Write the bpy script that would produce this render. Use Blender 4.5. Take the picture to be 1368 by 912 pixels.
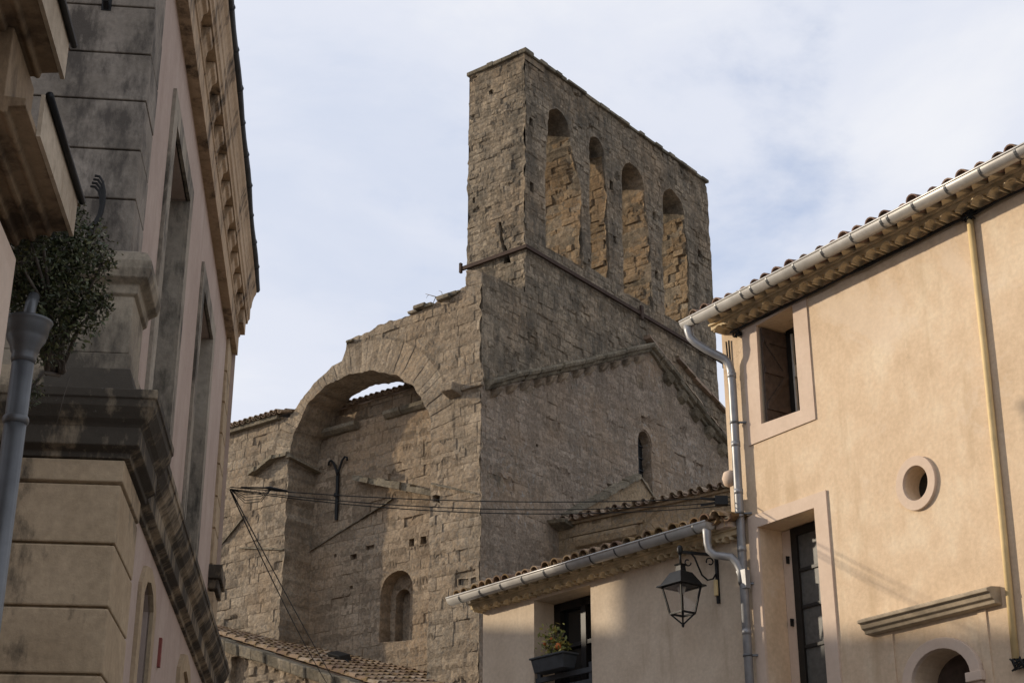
import bpy, math, random
import numpy as np
from mathutils import Vector, Matrix
from mathutils.geometry import delaunay_2d_cdt
R = math.radians
for o in list(bpy.data.objects): bpy.data.objects.remove(o)
S = bpy.context.scene; COL = S.collection

# ------------------------------------------------------------------ camera, sky, sun, exposure
cam = bpy.data.cameras.new('camera'); co = bpy.data.objects.new('camera', cam); COL.objects.link(co)
cam.sensor_width = 36; cam.lens = 36*2100/1368; cam.clip_end = 5000; cam.clip_start = .05
co.location = (0, 0, 1.6); co.rotation_euler = (R(90+22.71), 0, 0); S.camera = co
SUN_AZ, SUN_EL = 163.0, 15.8          # direction towards the sun, counter-clockwise from +X
SKY_STRENGTH = 0.1
sd = Vector((math.cos(R(SUN_AZ))*math.cos(R(SUN_EL)), math.sin(R(SUN_AZ))*math.cos(R(SUN_EL)), math.sin(R(SUN_EL))))
sl = bpy.data.lights.new('sun', 'SUN'); sl.energy = 4.0; sl.angle = R(.9); sl.color = (1, .85, .66)
so = bpy.data.objects.new('sun', sl); COL.objects.link(so); so.rotation_euler = sd.to_track_quat('Z', 'Y').to_euler()
S.view_settings.view_transform = 'Standard'; S.view_settings.look = 'None'
S.view_settings.exposure = .12; S.view_settings.gamma = 1; S.view_settings.use_curve_mapping = False
W = bpy.data.worlds.new('World'); S.world = W; W.use_nodes = True
def build_world():
    nt = W.node_tree; n = nt.nodes; L = nt.links; n.clear()
    out = n.new('ShaderNodeOutputWorld'); bg = n.new('ShaderNodeBackground'); bg.inputs[1].default_value = SKY_STRENGTH
    sky = n.new('ShaderNodeTexSky'); sky.sky_type = 'NISHITA'; sky.sun_disc = False
    sky.sun_elevation = R(SUN_EL); sky.sun_rotation = R(90-SUN_AZ); sky.air_density = 1; sky.dust_density = .6; sky.ozone_density = 2
    tc = n.new('ShaderNodeTexCoord'); mp = n.new('ShaderNodeMapping'); mp.inputs['Scale'].default_value = (1, 1, 2.2)
    mp.inputs['Rotation'].default_value = (0, R(-14), R(20)); mp.inputs['Location'].default_value = (.35, .1, .42)
    L.new(tc.outputs['Generated'], mp.inputs[0])
    def noise(sc, det, rough, dist=0.):
        t = n.new('ShaderNodeTexNoise'); t.inputs['Scale'].default_value = sc; t.inputs['Detail'].default_value = det
        t.inputs['Roughness'].default_value = rough; t.inputs['Distortion'].default_value = dist; L.new(mp.outputs[0], t.inputs[0]); return t
    def ramp(src, *st):
        r = n.new('ShaderNodeValToRGB'); r.color_ramp.interpolation = 'EASE'
        e = r.color_ramp.elements
        while len(e) < len(st): e.new(.5)
        for k, (p, c) in enumerate(st): e[k].position = p; e[k].color = (*c, 1) if len(c) == 3 else c
        L.new(src, r.inputs[0]); return r
    cov = ramp(noise(2.6, 9, .56, .35).outputs[0], (.23, (.32,)*3), (.41, (.97,)*3))
    # cloud tint: brighter and darker sheets of thin cloud
    tint = ramp(noise(3.4, 8, .55, .3).outputs[0], (.30, (6.3, 6.8, 8.0)), (.48, (7.2, 7.5, 8.4)), (.68, (8.3, 8.4, 8.8)))
    gain = n.new('ShaderNodeMix'); gain.data_type = 'RGBA'; gain.blend_type = 'MULTIPLY'; gain.inputs[0].default_value = 1
    L.new(sky.outputs[0], gain.inputs[6]); gain.inputs[7].default_value = (2.0, 2.0, 2.2, 1)
    mx = n.new('ShaderNodeMix'); mx.data_type = 'RGBA'
    L.new(cov.outputs[0], mx.inputs[0]); L.new(gain.outputs[2], mx.inputs[6]); L.new(tint.outputs[0], mx.inputs[7])
    L.new(mx.outputs[2], bg.inputs[0]); L.new(bg.outputs[0], out.inputs[0])
build_world()

# ------------------------------------------------------------------ numpy noise
def _h(i, j, k, s):
    n = (i*374761393 + j*668265263 + k*2147483647 + s*974634777) & 0xffffffff
    n = ((n ^ (n >> 13))*1274126177) & 0xffffffff
    return ((n ^ (n >> 16)) & 0xffff)/65535.0
def vnoise(x, y, z, s=0):
    x, y, z = np.broadcast_arrays(np.asarray(x, float), np.asarray(y, float), np.asarray(z, float))
    xi, yi, zi = np.floor(x).astype(np.int64), np.floor(y).astype(np.int64), np.floor(z).astype(np.int64)
    fx, fy, fz = x-xi, y-yi, z-zi
    fx, fy, fz = fx*fx*(3-2*fx), fy*fy*(3-2*fy), fz*fz*(3-2*fz)
    r = 0
    for a in (0, 1):
        for b in (0, 1):
            for c in (0, 1):
                r = r + _h(xi+a, yi+b, zi+c, s)*(fx if a else 1-fx)*(fy if b else 1-fy)*(fz if c else 1-fz)
    return r*2-1
def fbm(x, y, z, s=0, o=3):
    a, r, f = 1, 0, 1
    for k in range(o): r = r + a*vnoise(x*f, y*f, z*f, s+k); a *= .5; f *= 2.03
    return r/1.75

# ------------------------------------------------------------------ mesh builder
class MB:
    def __init__(s): s.v = []; s.f = []; s.t = []; s.j = []; s.n = 0; s.sm = []
    def add(s, verts, faces, tone=.5, joint=0., smooth=False):
        b = s.n; k = len(verts); s.v.extend(tuple(map(float, p)) for p in verts)
        s.f.extend([tuple(int(i)+b for i in f) for f in faces]); s.n += k
        s.t.extend([tone]*k if np.isscalar(tone) else [float(q) for q in tone])
        s.j.extend([joint]*k if np.isscalar(joint) else [float(q) for q in joint])
        s.sm.extend([smooth]*len(faces)); return s
    def box(s, x0, x1, y0, y1, z0, z1, tone=.5):
        v = [(x, y, z) for z in (z0, z1) for y in (y0, y1) for x in (x0, x1)]
        return s.add(v, [(0,2,3,1),(4,5,7,6),(0,1,5,4),(2,6,7,3),(0,4,6,2),(1,3,7,5)], tone)
    def hexa(s, p, tone=.5):      # 8 points: bottom ring 0-3, top ring 4-7
        return s.add(p, [(3,2,1,0),(4,5,6,7),(0,1,5,4),(1,2,6,5),(2,3,7,6),(3,0,4,7)], tone)
    def bar(s, a, b, w, h=None, tone=.5):   # rectangular bar between two points
        a, b = Vector(a), Vector(b); h = h or w; d = (b-a).normalized()
        up = Vector((0, 0, 1)) if abs(d.z) < .95 else Vector((0, 1, 0))
        q = d.cross(up).normalized(); r = q.cross(d).normalized()
        c = [(-1,-1),(1,-1),(1,1),(-1,1)]
        return s.hexa([p+q*(i*w/2)+r*(j*h/2) for p in (a, b) for i, j in c], tone)
    def tube(s, path, r, n=8, caps=True, tone=.5, smooth=True):
        P = [Vector(p) for p in path]; rr = r if hasattr(r, '__len__') else [r]*len(P)
        V = []; F = []; prev = None
        for i, p in enumerate(P):
            d = (P[min(i+1, len(P)-1)]-P[max(i-1, 0)]).normalized()
            if prev is None:
                up = Vector((0, 0, 1)) if abs(d.z) < .9 else Vector((1, 0, 0)); q = d.cross(up).normalized()
            else: q = (prev-d*prev.dot(d)).normalized()
            prev = q; w = d.cross(q)
            for k in range(n):
                a = 2*math.pi*k/n; V.append(p+q*(math.cos(a)*rr[i])+w*(math.sin(a)*rr[i]))
        for i in range(len(P)-1):
            for k in range(n):
                F.append((i*n+k, i*n+(k+1) % n, (i+1)*n+(k+1) % n, (i+1)*n+k))
        if caps: F.append(tuple(range(n))[::-1]); F.append(tuple(range((len(P)-1)*n, len(P)*n)))
        return s.add(V, F, tone, 0, smooth)
    def lathe(s, prof, c, n=16, tone=.5):    # prof: (radius, z) list about a vertical axis at c
        V = []; F = []
        for r, z in prof:
            for k in range(n):
                a = 2*math.pi*k/n; V.append((c[0]+r*math.cos(a), c[1]+r*math.sin(a), c[2]+z))
        for i in range(len(prof)-1):
            for k in range(n): F.append((i*n+k, i*n+(k+1) % n, (i+1)*n+(k+1) % n, (i+1)*n+k))
        F.append(tuple(range(n))[::-1]); F.append(tuple(range((len(prof)-1)*n, len(prof)*n)))
        return s.add(V, F, tone, 0, True)
    def extrude(s, prof, x0, x1, axis='x', tone=.5, caps=True):   # closed profile (a,b) swept along an axis
        n = len(prof)
        f = (lambda a, b, t: (t, a, b)) if axis == 'x' else (lambda a, b, t: (a, t, b))
        V = [f(a, b, t) for t in (x0, x1) for a, b in prof]
        F = [(k, (k+1) % n, n+(k+1) % n, n+k) for k in range(n)]
        if caps: F += [tuple(range(n))[::-1], tuple(range(n, 2*n))]
        return s.add(V, F, tone)
    def build(s, name, mat, parent=None, bevel=0, kind=None):
        me = bpy.data.meshes.new(name); me.from_pydata(s.v, [], s.f); me.update()
        a = me.attributes.new('tone', 'FLOAT', 'POINT'); a.data.foreach_set('value', np.array(s.t, np.float32))
        a = me.attributes.new('joint', 'FLOAT', 'POINT'); a.data.foreach_set('value', np.array(s.j, np.float32))
        me.polygons.foreach_set('use_smooth', np.array(s.sm, bool)); me.materials.append(mat)
        o = bpy.data.objects.new(name, me); COL.objects.link(o)
        if parent is not None: o.parent = parent
        if bevel:
            b = o.modifiers.new('bevel', 'BEVEL'); b.width = bevel; b.segments = 2; b.limit_method = 'ANGLE'; b.angle_limit = R(40)
        if kind: o['kind'] = kind
        return o
def thing(name, label, cat, loc, rz=0, group=None):
    o = bpy.data.objects.new(name, None); COL.objects.link(o); o.empty_display_size = .2
    o.location = loc; o.rotation_euler = (0, 0, rz); o['label'] = label; o['category'] = cat
    if group: o['group'] = group
    return o
def tag(o, label, cat, group=None):
    o['label'] = label; o['category'] = cat
    if group: o['group'] = group
    return o

# ------------------------------------------------------------------ masonry panels
def resample(loop, sp):
    out = []; n = len(loop)
    for i in range(n):
        a = np.array(loop[i], float); b = np.array(loop[(i+1) % n], float); k = max(1, int(round(np.linalg.norm(b-a)/sp)))
        for q in range(k): out.append(a+(b-a)*q/k)
    return np.array(out)
def inside(P, loops):
    c = np.zeros(len(P), bool); x, y = P[:, 0], P[:, 1]
    for l in loops:
        x0, y0 = l[:, 0], l[:, 1]; x1, y1 = np.roll(x0, -1), np.roll(y0, -1)
        for i in range(len(l)):
            if y0[i] == y1[i]: continue
            m = (y0[i] > y) != (y1[i] > y)
            c ^= m & (x < (x1[i]-x0[i])*(y-y0[i])/(y1[i]-y0[i])+x0[i])
    return c
def blocks(x0, x1, z0, z1, rng, ch=(.24, .38), bw=(.32, .75), gap=.009, rough=.007, chip=.045, sp=.10, skip=None):
    """points, depth, tone and block number of an ashlar facing with courses of uneven height"""
    P, D, T, J = [], [], [], []
    z = z0; bid = 0
    while z < z1:
        h = rng.uniform(*ch); x = x0-rng.uniform(0, .6)
        while x < x1:
            w = rng.uniform(*bw)*(1.15 if h > (ch[0]+ch[1])/2 else 1); bid += 1
            if True:
                d = rng.gauss(0, rough); t = min(1, max(0, rng.gauss(.5, .22))); tl = rng.uniform(-.02, .02)
                if rng.random() < chip: d += rng.uniform(.02, .06); t *= .7
                g = gap*rng.uniform(.6, 1.6); hz = rng.uniform(-.012, .012)
                nx, nz = max(2, int(round(w/sp))), max(2, int(round(h/sp)))
                for i in range(nx+1):
                    for k in range(nz+1):
                        ex, ez = i in (0, nx), k in (0, nz)
                        px = x+g+(w-2*g)*i/nx; pz = z+g+(h-2*g)*k/nz
                        jx, jz = rng.uniform(-.006, .006), rng.uniform(-.005, .005)
                        if skip is not None and skip(px, pz): continue
                        if ex and ez: px += (.014 if i == 0 else -.014)*rng.random(); pz += (.014 if k == 0 else -.014)*rng.random()
                        P.append((px+jx, pz+jz)); D.append(d+tl*(i/nx-.5)+(rng.uniform(.004, .010) if ex or ez else rng.uniform(-.006, .003))); T.append(t); J.append(bid)
            x += w
        z += h
    return P, D, T, J
def ring_blocks(rng, cx, cz, r0, r1, a0, a1, n):
    P, D, T, J = [], [], [], []
    for q in range(n):
        b0 = a0+(a1-a0)*q/n; b1 = a0+(a1-a0)*(q+1)/n; d = rng.gauss(-.006, .008); t = min(1, max(0, rng.gauss(.5, .2)))
        rr1 = r1-rng.uniform(.0, .03); g = .06*(b1-b0)
        for i in range(7):
            r = r0+.03+(rr1-r0-.05)*i/6
            for k in range(3):
                a = b0+g+(b1-b0-2*g)*k/2
                P.append((cx+r*math.cos(a), cz+r*math.sin(a))); D.append(d+rng.uniform(-.004, .004)+(.004 if k != 1 else 0)); T.append(t); J.append(-10-q)
    return P, D, T, J
def panel(mb, outline, holes, m, seed=1, rag=.02, jamb=None, hole_depth=.3, edge_depth=.5, plain=False, erode=.03,
          rings=(), lsp=.1, jamb_sp=.12, caps=(), jrag=.02, **kw):
    """a wall facing with holes; m maps (u, depth inwards, z) arrays to local xyz"""
    rng = random.Random(seed)
    loops = []
    for li, l in enumerate([outline]+list(holes)):
        p = resample(l, lsp if not plain else .5)
        if not plain and rag:
            k = rag if li == 0 else rag*.8
            p = p+np.stack([vnoise(p[:, 0]*5, p[:, 1]*5, 0, seed), vnoise(p[:, 0]*5, p[:, 1]*5, 7, seed)], 1)*k
            p = p+np.stack([vnoise(p[:, 0]*13, p[:, 1]*13, 3, seed), vnoise(p[:, 0]*13, p[:, 1]*13, 9, seed)], 1)*k*.5
        loops.append(p)
    u0, z0 = loops[0].min(0); u1, z1 = loops[0].max(0)
    P, D, T, J = [], [], [], []
    if not plain:
        def skip(x, z):
            for (cx, cz, r0, r1, a0, a1, n) in rings:
                r = math.hypot(x-cx, z-cz); a = math.atan2(z-cz, x-cx)
                if r < r1+.012 and r > r0-.4 and a0 <= a <= a1: return True
            return False
        P, D, T, J = blocks(u0, u1, z0, z1, rng, skip=skip if rings else None, **kw)
        for rg in rings:
            for A, B in zip((P, D, T, J), ring_blocks(rng, *rg)): A.extend(B)
    P = np.array(P).reshape(-1, 2); D = np.array(D); T = np.array(T); J = np.array(J)
    LP = np.concatenate(loops)
    if len(P):
        ok = inside(P, loops)
        dmin = np.full(len(P), 9.)
        for c in range(0, len(LP), 64):
            q = LP[c:c+64]; dd = np.hypot(P[:, None, 0]-q[None, :, 0], P[:, None, 1]-q[None, :, 1]).min(1); dmin = np.minimum(dmin, dd)
        ok &= dmin > .035
        P, D, T, J = P[ok], D[ok], T[ok], J[ok]
    nl = len(LP)
    allp = np.concatenate([LP, P]) if len(P) else LP
    D = np.concatenate([np.zeros(nl), D]); T = np.concatenate([np.full(nl, .5), T]); J = np.concatenate([np.zeros(nl), J]).astype(int)
    E = []; b = 0
    for l in loops:
        E += [(b+i, b+(i+1) % len(l)) for i in range(len(l))]; b += len(l)
    r = delaunay_2d_cdt([Vector(p) for p in allp], E, [], 0, 1e-5)
    ov = [o[0] if o else -1 for o in r[3]]
    pts = np.array([tuple(v) for v in r[0]]); idx = np.array(ov)
    good = idx >= 0; idx[~good] = 0
    F = np.array(r[2]); cen = pts[F].mean(1); F = F[inside(cen, loops)]
    dep = D[idx]; 
    if not plain: dep = dep+erode*fbm(pts[:, 0]*1.1, pts[:, 1]*1.1, seed, seed)+.010*vnoise(pts[:, 0]*6, pts[:, 1]*6, 1, seed+5)
    X = m(pts[:, 0], dep, pts[:, 1])
    A = np.stack(X, 1)
    # orientation: outward normal points to -depth
    o0 = np.array(m(np.array([0.]), np.array([0.]), np.array([0.]))).ravel(); od = np.array(m(np.array([0.]), np.array([1.]), np.array([0.]))).ravel()-o0
    tri = A[F]; nn = np.cross(tri[:, 1]-tri[:, 0], tri[:, 2]-tri[:, 0]); flip = (nn@od) > 0
    F[flip] = F[flip][:, ::-1]
    bi = J[idx][F]                                  # a triangle spanning two blocks is mortar
    hi = bi.max(1); lo = np.where(bi == 0, hi[:, None], bi).min(1); hi = np.where(bi == 0, lo[:, None], bi).max(1); mo = (hi != lo) & (not plain)
    mb.add(A, F[~mo].tolist(), T[idx], 0.)
    if mo.any():
        FM = F[mo]; k = np.unique(FM); inv = np.zeros(len(A), int); inv[k] = np.arange(len(k)); mb.add(A[k], inv[FM].tolist(), .4, 1.)
    # reveals and edges
    pos = {int(k): i for i, k in enumerate(ov)}
    for li, l in enumerate(loops):
        dmax = (edge_depth if li == 0 else (hole_depth[li-1] if hasattr(hole_depth, '__len__') else hole_depth))
        if not dmax: continue
        off = sum(len(q) for q in loops[:li]); n = len(l); nr = max(1, int(dmax/jamb_sp)) if not plain else 1
        cc = l.mean(0)
        ids = [pos.get(off+i, None) for i in range(n)]
        if any(i is None for i in ids): fd = np.zeros(n)
        else: fd = dep[ids]
        tt = np.array([_h(np.int64(int(p[1]/.3)), np.int64(int(p[0]/.45)), np.int64(li), seed) for p in l])
        jj = np.array([1. if (p[1] % .3) < .05 else 0 for p in l])
        tl = np.roll(l, -1, 0)-np.roll(l, 1, 0); nrm = np.stack([tl[:, 1], -tl[:, 0]], 1)/np.maximum(1e-6, np.linalg.norm(tl, axis=1))[:, None]
        V = []; TT = []; JJ = []
        for q in range(nr+1):
            d = fd*(1-q/nr)+dmax*q/nr
            w = 0 if (plain or q == 0) else 1
            dq = int((dmax*q/nr+.13*(int(l[:, 1].mean()*3) % 2))/.42)
            hb = np.array([_h(np.int64(math.floor(p[1]/.27)), np.int64(dq), np.int64(math.floor(p[0]/.5)), seed+4) for p in l])-.5
            s = w*jrag*(.75*fbm(l[:, 0]*2.5, np.full(n, d.mean()*2.5), l[:, 1]*2.5, seed+9)+.6*hb)[:, None]
            p = l+nrm*s
            V.append(np.stack(m(p[:, 0], d, p[:, 1]), 1)); TT.append(.5*tt+.5*np.roll(tt, q)); JJ.append(jj if q else jj*0)
        V = np.concatenate(V); TT = np.concatenate(TT); JJ = np.concatenate(JJ)
        sel = [i for i in range(n) if jamb is None or jamb(li, (l[i]+l[(i+1) % n])/2)]
        Fq = [(q*n+i, q*n+(i+1) % n, (q+1)*n+(i+1) % n, (q+1)*n+i) for q in range(nr) for i in sel]
        mb.add(V, Fq, TT, JJ)
        if li-1 in caps:
            base = V[-n:]; mb.add(base, [tuple(range(n))], .35)
def arc(cx, cz, r, a0, a1, n, rz=None):
    rz = rz or r
    return [(cx+r*math.cos(R(a0+(a1-a0)*k/n)), cz+rz*math.sin(R(a0+(a1-a0)*k/n))) for k in range(n+1)]
FRONT = lambda y0: (lambda u, d, z: (u, y0+d, z))          # facing -y
SIDE = lambda x0: (lambda u, d, z: (x0-d, u, z))           # facing +x, u runs along +y
END = lambda x0: (lambda u, d, z: (x0+d, u, z))            # facing -x
BACK = lambda y0: (lambda u, d, z: (u, y0-d, z))           # facing +y

# ------------------------------------------------------------------ materials
def mat_new(name):
    m = bpy.data.materials.new(name); m.use_nodes = True; nt = m.node_tree; nt.nodes.clear()
    out = nt.nodes.new('ShaderNodeOutputMaterial'); b = nt.nodes.new('ShaderNodeBsdfPrincipled'); nt.links.new(b.outputs[0], out.inputs[0])
    return m, nt, b
class NT:
    def __init__(s, nt): s.nt = nt; s.tc = nt.nodes.new('ShaderNodeTexCoord')
    def L(s, a, b): s.nt.links.new(a, b)
    def coord(s, scale=(1, 1, 1), loc=(0, 0, 0)):
        mp = s.nt.nodes.new('ShaderNodeMapping'); mp.inputs['Scale'].default_value = scale; mp.inputs['Location'].default_value = loc
        s.L(s.tc.outputs['Object'], mp.inputs[0]); return mp.outputs[0]
    def noise(s, scale, detail=4, rough=.55, stretch=(1, 1, 1), dist=0, loc=(0, 0, 0)):
        t = s.nt.nodes.new('ShaderNodeTexNoise'); t.inputs['Scale'].default_value = scale; t.inputs['Detail'].default_value = detail
        t.inputs['Roughness'].default_value = rough; t.inputs['Distortion'].default_value = dist
        s.L(s.coord(stretch, loc), t.inputs[0]); return t.outputs[0]
    def ramp(s, src, *st, ease=False):
        r = s.nt.nodes.new('ShaderNodeValToRGB'); e = r.color_ramp.elements
        if ease: r.color_ramp.interpolation = 'EASE'
        while len(e) < len(st): e.new(.5)
        for k, (p, c) in enumerate(st):
            e[k].position = p; c = (c, c, c) if not hasattr(c, '__len__') else c; e[k].color = (*c, 1)
        s.L(src, r.inputs[0]); return r.outputs[0]
    def mix(s, f, a, b, mode='MIX'):
        x = s.nt.nodes.new('ShaderNodeMix'); x.data_type = 'RGBA'; x.blend_type = mode; x.clamp_factor = True
        for i, v in ((0, f), (6, a), (7, b)):
            if isinstance(v, (int, float)): x.inputs[i].default_value = v
            elif isinstance(v, tuple): x.inputs[i].default_value = (*v, 1)
            else: s.L(v, x.inputs[i])
        return x.outputs[2]
    def math(s, op, a, b=0.):
        x = s.nt.nodes.new('ShaderNodeMath'); x.operation = op
        for i, v in ((0, a), (1, b)):
            if isinstance(v, (int, float)): x.inputs[i].default_value = v
            else: s.L(v, x.inputs[i])
        return x.outputs[0]
    def attr(s, name):
        a = s.nt.nodes.new('ShaderNodeAttribute'); a.attribute_name = name; return a.outputs['Fac']
    def z(s):
        x = s.nt.nodes.new('ShaderNodeSeparateXYZ'); s.L(s.tc.outputs['Object'], x.inputs[0]); return x.outputs[2]
    def bump(s, h, strength, dist, prev=None):
        b = s.nt.nodes.new('ShaderNodeBump'); b.inputs['Strength'].default_value = strength; b.inputs['Distance'].default_value = dist
        s.L(h, b.inputs['Height'])
        if prev is not None: s.L(prev, b.inputs['Normal'])
        return b.outputs[0]
def stone_mat(name, dark, mid, light, lichen=.45, lichen_col=(.065, .06, .05), specks=0., spec_col=(.36, .35, .32), joint=.38, warm=0., scale=1., rough=.95, streak=.5, bumpk=1.):
    m, nt, b = mat_new(name); N = NT(nt)
    tone = N.attr('tone'); n1 = N.noise(2.2*scale, 6, .6); n2 = N.noise(14*scale, 6, .65); n3 = N.noise(.45*scale, 4, .5)
    t = N.math('ADD', N.math('MULTIPLY', tone, .34), N.math('MULTIPLY', n1, .66))
    c = N.ramp(t, (.25, dark), (.5, mid), (.75, light))
    c = N.mix(.8, c, N.ramp(n2, (.30, .42), (.5, .95), (.7, 1.35)), 'MULTIPLY')
    if warm: c = N.mix(N.ramp(n3, (.45, 0.), (.62, warm)), c, (.35, .235, .135))
    g_ = N.math('MULTIPLY', N.ramp(N.noise(11*scale, 7, .72, (1, 1, .8), loc=(2, 5, 8)), (.47, 0.), (.60, .55)), N.ramp(N.noise(.8, 4, .6, loc=(7, 7, 3)), (.38, .25), (.6, 1.)))
    c = N.mix(g_, c, (.185, .175, .15))      # grey lichen crust
    # black lichen and weathering streaks with their own blotchy shape
    l = N.math('ADD', N.math('MULTIPLY', N.noise(1.3*scale, 7, .68, (1, 1, .55)), .6), N.math('MULTIPLY', N.noise(4.5*scale, 6, .7, (1.5, 1.5, .45), loc=(3, 1, 5)), .4))
    c = N.mix(N.ramp(l, (.56-.16*lichen, 0.), (.72-.16*lichen, min(1., .25+.7*lichen))), c, lichen_col)
    if specks:
        s_ = N.math('MULTIPLY', N.ramp(N.noise(6*scale, 5, .75, (1, 1, .8), loc=(9, 2, 1)), (.56, 0.), (.64, 1.)), N.ramp(N.noise(.55, 3, .5, loc=(4, 4, 4)), (.42, 0.), (.6, 1.)))
        c = N.mix(N.math('MULTIPLY', s_, specks), c, spec_col)
    c = N.mix(N.math('MULTIPLY', N.attr('joint'), joint), c, tuple(x*.5 for x in dark))
    N.L(c, b.inputs['Base Color']); b.inputs['Roughness'].default_value = rough; b.inputs['Specular IOR Level'].default_value = .15
    p = N.bump(N.noise(7*scale, 8, .72, (1, 1, 1.6)), .75*bumpk, .06/scale)
    p = N.bump(N.ramp(N.noise(17*scale, 6, .75, (1, 1, 1.4), loc=(6, 6, 2)), (.36, 0.), (.5, 1.)), .45*bumpk, .03/scale, p)
    p = N.bump(N.noise(38*scale, 5, .6), .5*bumpk, .012/scale, p)
    N.L(p, b.inputs['Normal']); return m
def plaster_mat(name, a, bcol, c3, stain=None, mott=1., bump=.35, crack=False):
    m, nt, b = mat_new(name); N = NT(nt)
    n1 = N.noise(.9, 7, .62, dist=.4); n2 = N.noise(4.5, 6, .6, (1, 1, .6)); 
    c = N.ramp(N.math('ADD', N.math('MULTIPLY', n1, .6), N.math('MULTIPLY', n2, .4)), (.36, a), (.5, bcol), (.63, c3))
    c = N.mix(.5*mott, c, N.ramp(N.noise(22, 5, .6), (.3, .8), (.7, 1.15)), 'MULTIPLY')
    if stain: c = N.mix(N.ramp(N.noise(2.2, 6, .65, (1.8, 1.8, .25), loc=(2, 7, 1)), (.55, 0.), (.74, .55)), c, stain)
    if crack:     # hairline cracks and a few paler patch repairs
        v = nt.nodes.new('ShaderNodeTexVoronoi'); v.feature = 'DISTANCE_TO_EDGE'; v.inputs['Scale'].default_value = .8
        ad = nt.nodes.new('ShaderNodeVectorMath'); ad.operation = 'ADD'; nz = nt.nodes.new('ShaderNodeTexNoise'); nz.inputs['Scale'].default_value = 2.2; nz.inputs['Detail'].default_value = 7
        N.L(N.coord(), nz.inputs[0]); N.L(N.coord(), ad.inputs[0]); N.L(nz.outputs[1], ad.inputs[1]); N.L(ad.outputs[0], v.inputs[0])
        ln = N.math('MULTIPLY', N.ramp(v.outputs[0], (.0, 1.), (.006, 0.)), N.ramp(N.noise(.7, 3, .5, loc=(8, 1, 2)), (.52, 0.), (.6, .55)))
        c = N.mix(ln, c, (.30, .22, .15))
        c = N.mix(N.ramp(N.noise(.6, 8, .7, loc=(1, 3, 9), dist=.8), (.58, 0.), (.64, .35)), c, (.68, .58, .47))
    N.L(c, b.inputs['Base Color']); b.inputs['Roughness'].default_value = .92; b.inputs['Specular IOR Level'].default_value = .15
    p = N.bump(N.noise(5, 6, .6), .25*bump, .05); p = N.bump(N.noise(60, 4, .6), bump, .006, p); N.L(p, b.inputs['Normal']); return m
def crust_mat(name, base, base2, crust=(.034, .030, .025), amount=.5, scale=1.):
    """dressed limestone with black crust in blotches and drips"""
    m, nt, b = mat_new(name); N = NT(nt)
    c = N.ramp(N.noise(1.6*scale, 7, .6), (.35, base), (.65, base2))
    c = N.mix(.6, c, N.ramp(N.noise(20*scale, 5, .65), (.3, .7), (.7, 1.2)), 'MULTIPLY')
    l = N.math('ADD', N.math('MULTIPLY', N.noise(2.3*scale, 6, .62, (1, 1, .6), loc=(1, 8, 3)), .65), N.math('MULTIPLY', N.noise(9*scale, 6, .7, (1.4, 1.4, .5)), .35))
    c = N.mix(N.ramp(l, (.62-.3*amount, 0.), (.74-.3*amount, .92)), c, crust)
    c = N.mix(N.ramp(N.noise(30*scale, 4, .7, loc=(5, 5, 5)), (.66, 0.), (.75, .35)), c, (.30, .28, .24))
    N.L(c, b.inputs['Base Color']); b.inputs['Roughness'].default_value = .9; b.inputs['Specular IOR Level'].default_value = .2
    p = N.bump(N.noise(9*scale, 7, .65), .4, .02); p = N.bump(N.noise(70*scale, 4, .6), .4, .004, p); N.L(p, b.inputs['Normal']); return m
def tile_mat(name, c1, c2, c3, moss=.4, moss_col=(.09, .075, .035)):
    m, nt, b = mat_new(name); N = NT(nt)
    t = N.math('ADD', N.math('MULTIPLY', N.attr('tone'), .75), N.math('MULTIPLY', N.noise(9, 5, .6), .25))
    c = N.ramp(t, (.25, c1), (.5, c2), (.8, c3))
    c = N.mix(.6, c, N.ramp(N.noise(40, 5, .65), (.3, .65), (.7, 1.2)), 'MULTIPLY')
    c = N.mix(N.ramp(N.noise(5, 6, .7, loc=(3, 3, 1)), (.6-.2*moss, 0.), (.72-.2*moss, .85)), c, moss_col)
    N.L(c, b.inputs['Base Color']); b.inputs['Roughness'].default_value = .9
    N.L(N.bump(N.noise(30, 6, .65), .5, .01), b.inputs['Normal']); return m
def simple(name, col, rough=.6, metal=0., var=.25, nscale=8, bump=.15, spec=.3, col2=None):
    m, nt, b = mat_new(name); N = NT(nt)
    n = N.noise(nscale, 5, .6)
    c2 = col2 or tuple(min(1, x*(1+var)) for x in col)
    c = N.ramp(n, (.3, tuple(x*(1-var) for x in col)), (.5, col), (.72, c2))
    N.L(c, b.inputs['Base Color']); b.inputs['Roughness'].default_value = rough; b.inputs['Metallic'].default_value = metal; b.inputs['Specular IOR Level'].default_value = spec
    if bump: N.L(N.bump(N.noise(nscale*4, 5, .6), bump, .005), b.inputs['Normal'])
    return m
def glass_mat(name, col=(.012, .014, .016), rough=.06):
    m, nt, b = mat_new(name); b.inputs['Base Color'].default_value = (*col, 1); b.inputs['Roughness'].default_value = rough
    N = NT(nt); N.L(N.bump(N.noise(3, 2, .5), .15, .02), b.inputs['Normal']); return m
def clear_pane(name):
    m = bpy.data.materials.new(name); m.use_nodes = True; nt = m.node_tree; nt.nodes.clear()
    out = nt.nodes.new('ShaderNodeOutputMaterial'); mx = nt.nodes.new('ShaderNodeMixShader'); tr = nt.nodes.new('ShaderNodeBsdfTransparent'); gl = nt.nodes.new('ShaderNodeBsdfGlossy')
    gl.inputs['Roughness'].default_value = .08; fr = nt.nodes.new('ShaderNodeFresnel'); fr.inputs[0].default_value = 1.35
    nt.links.new(fr.outputs[0], mx.inputs[0]); nt.links.new(tr.outputs[0], mx.inputs[1]); nt.links.new(gl.outputs[0], mx.inputs[2]); nt.links.new(mx.outputs[0], out.inputs[0]); return m
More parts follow.
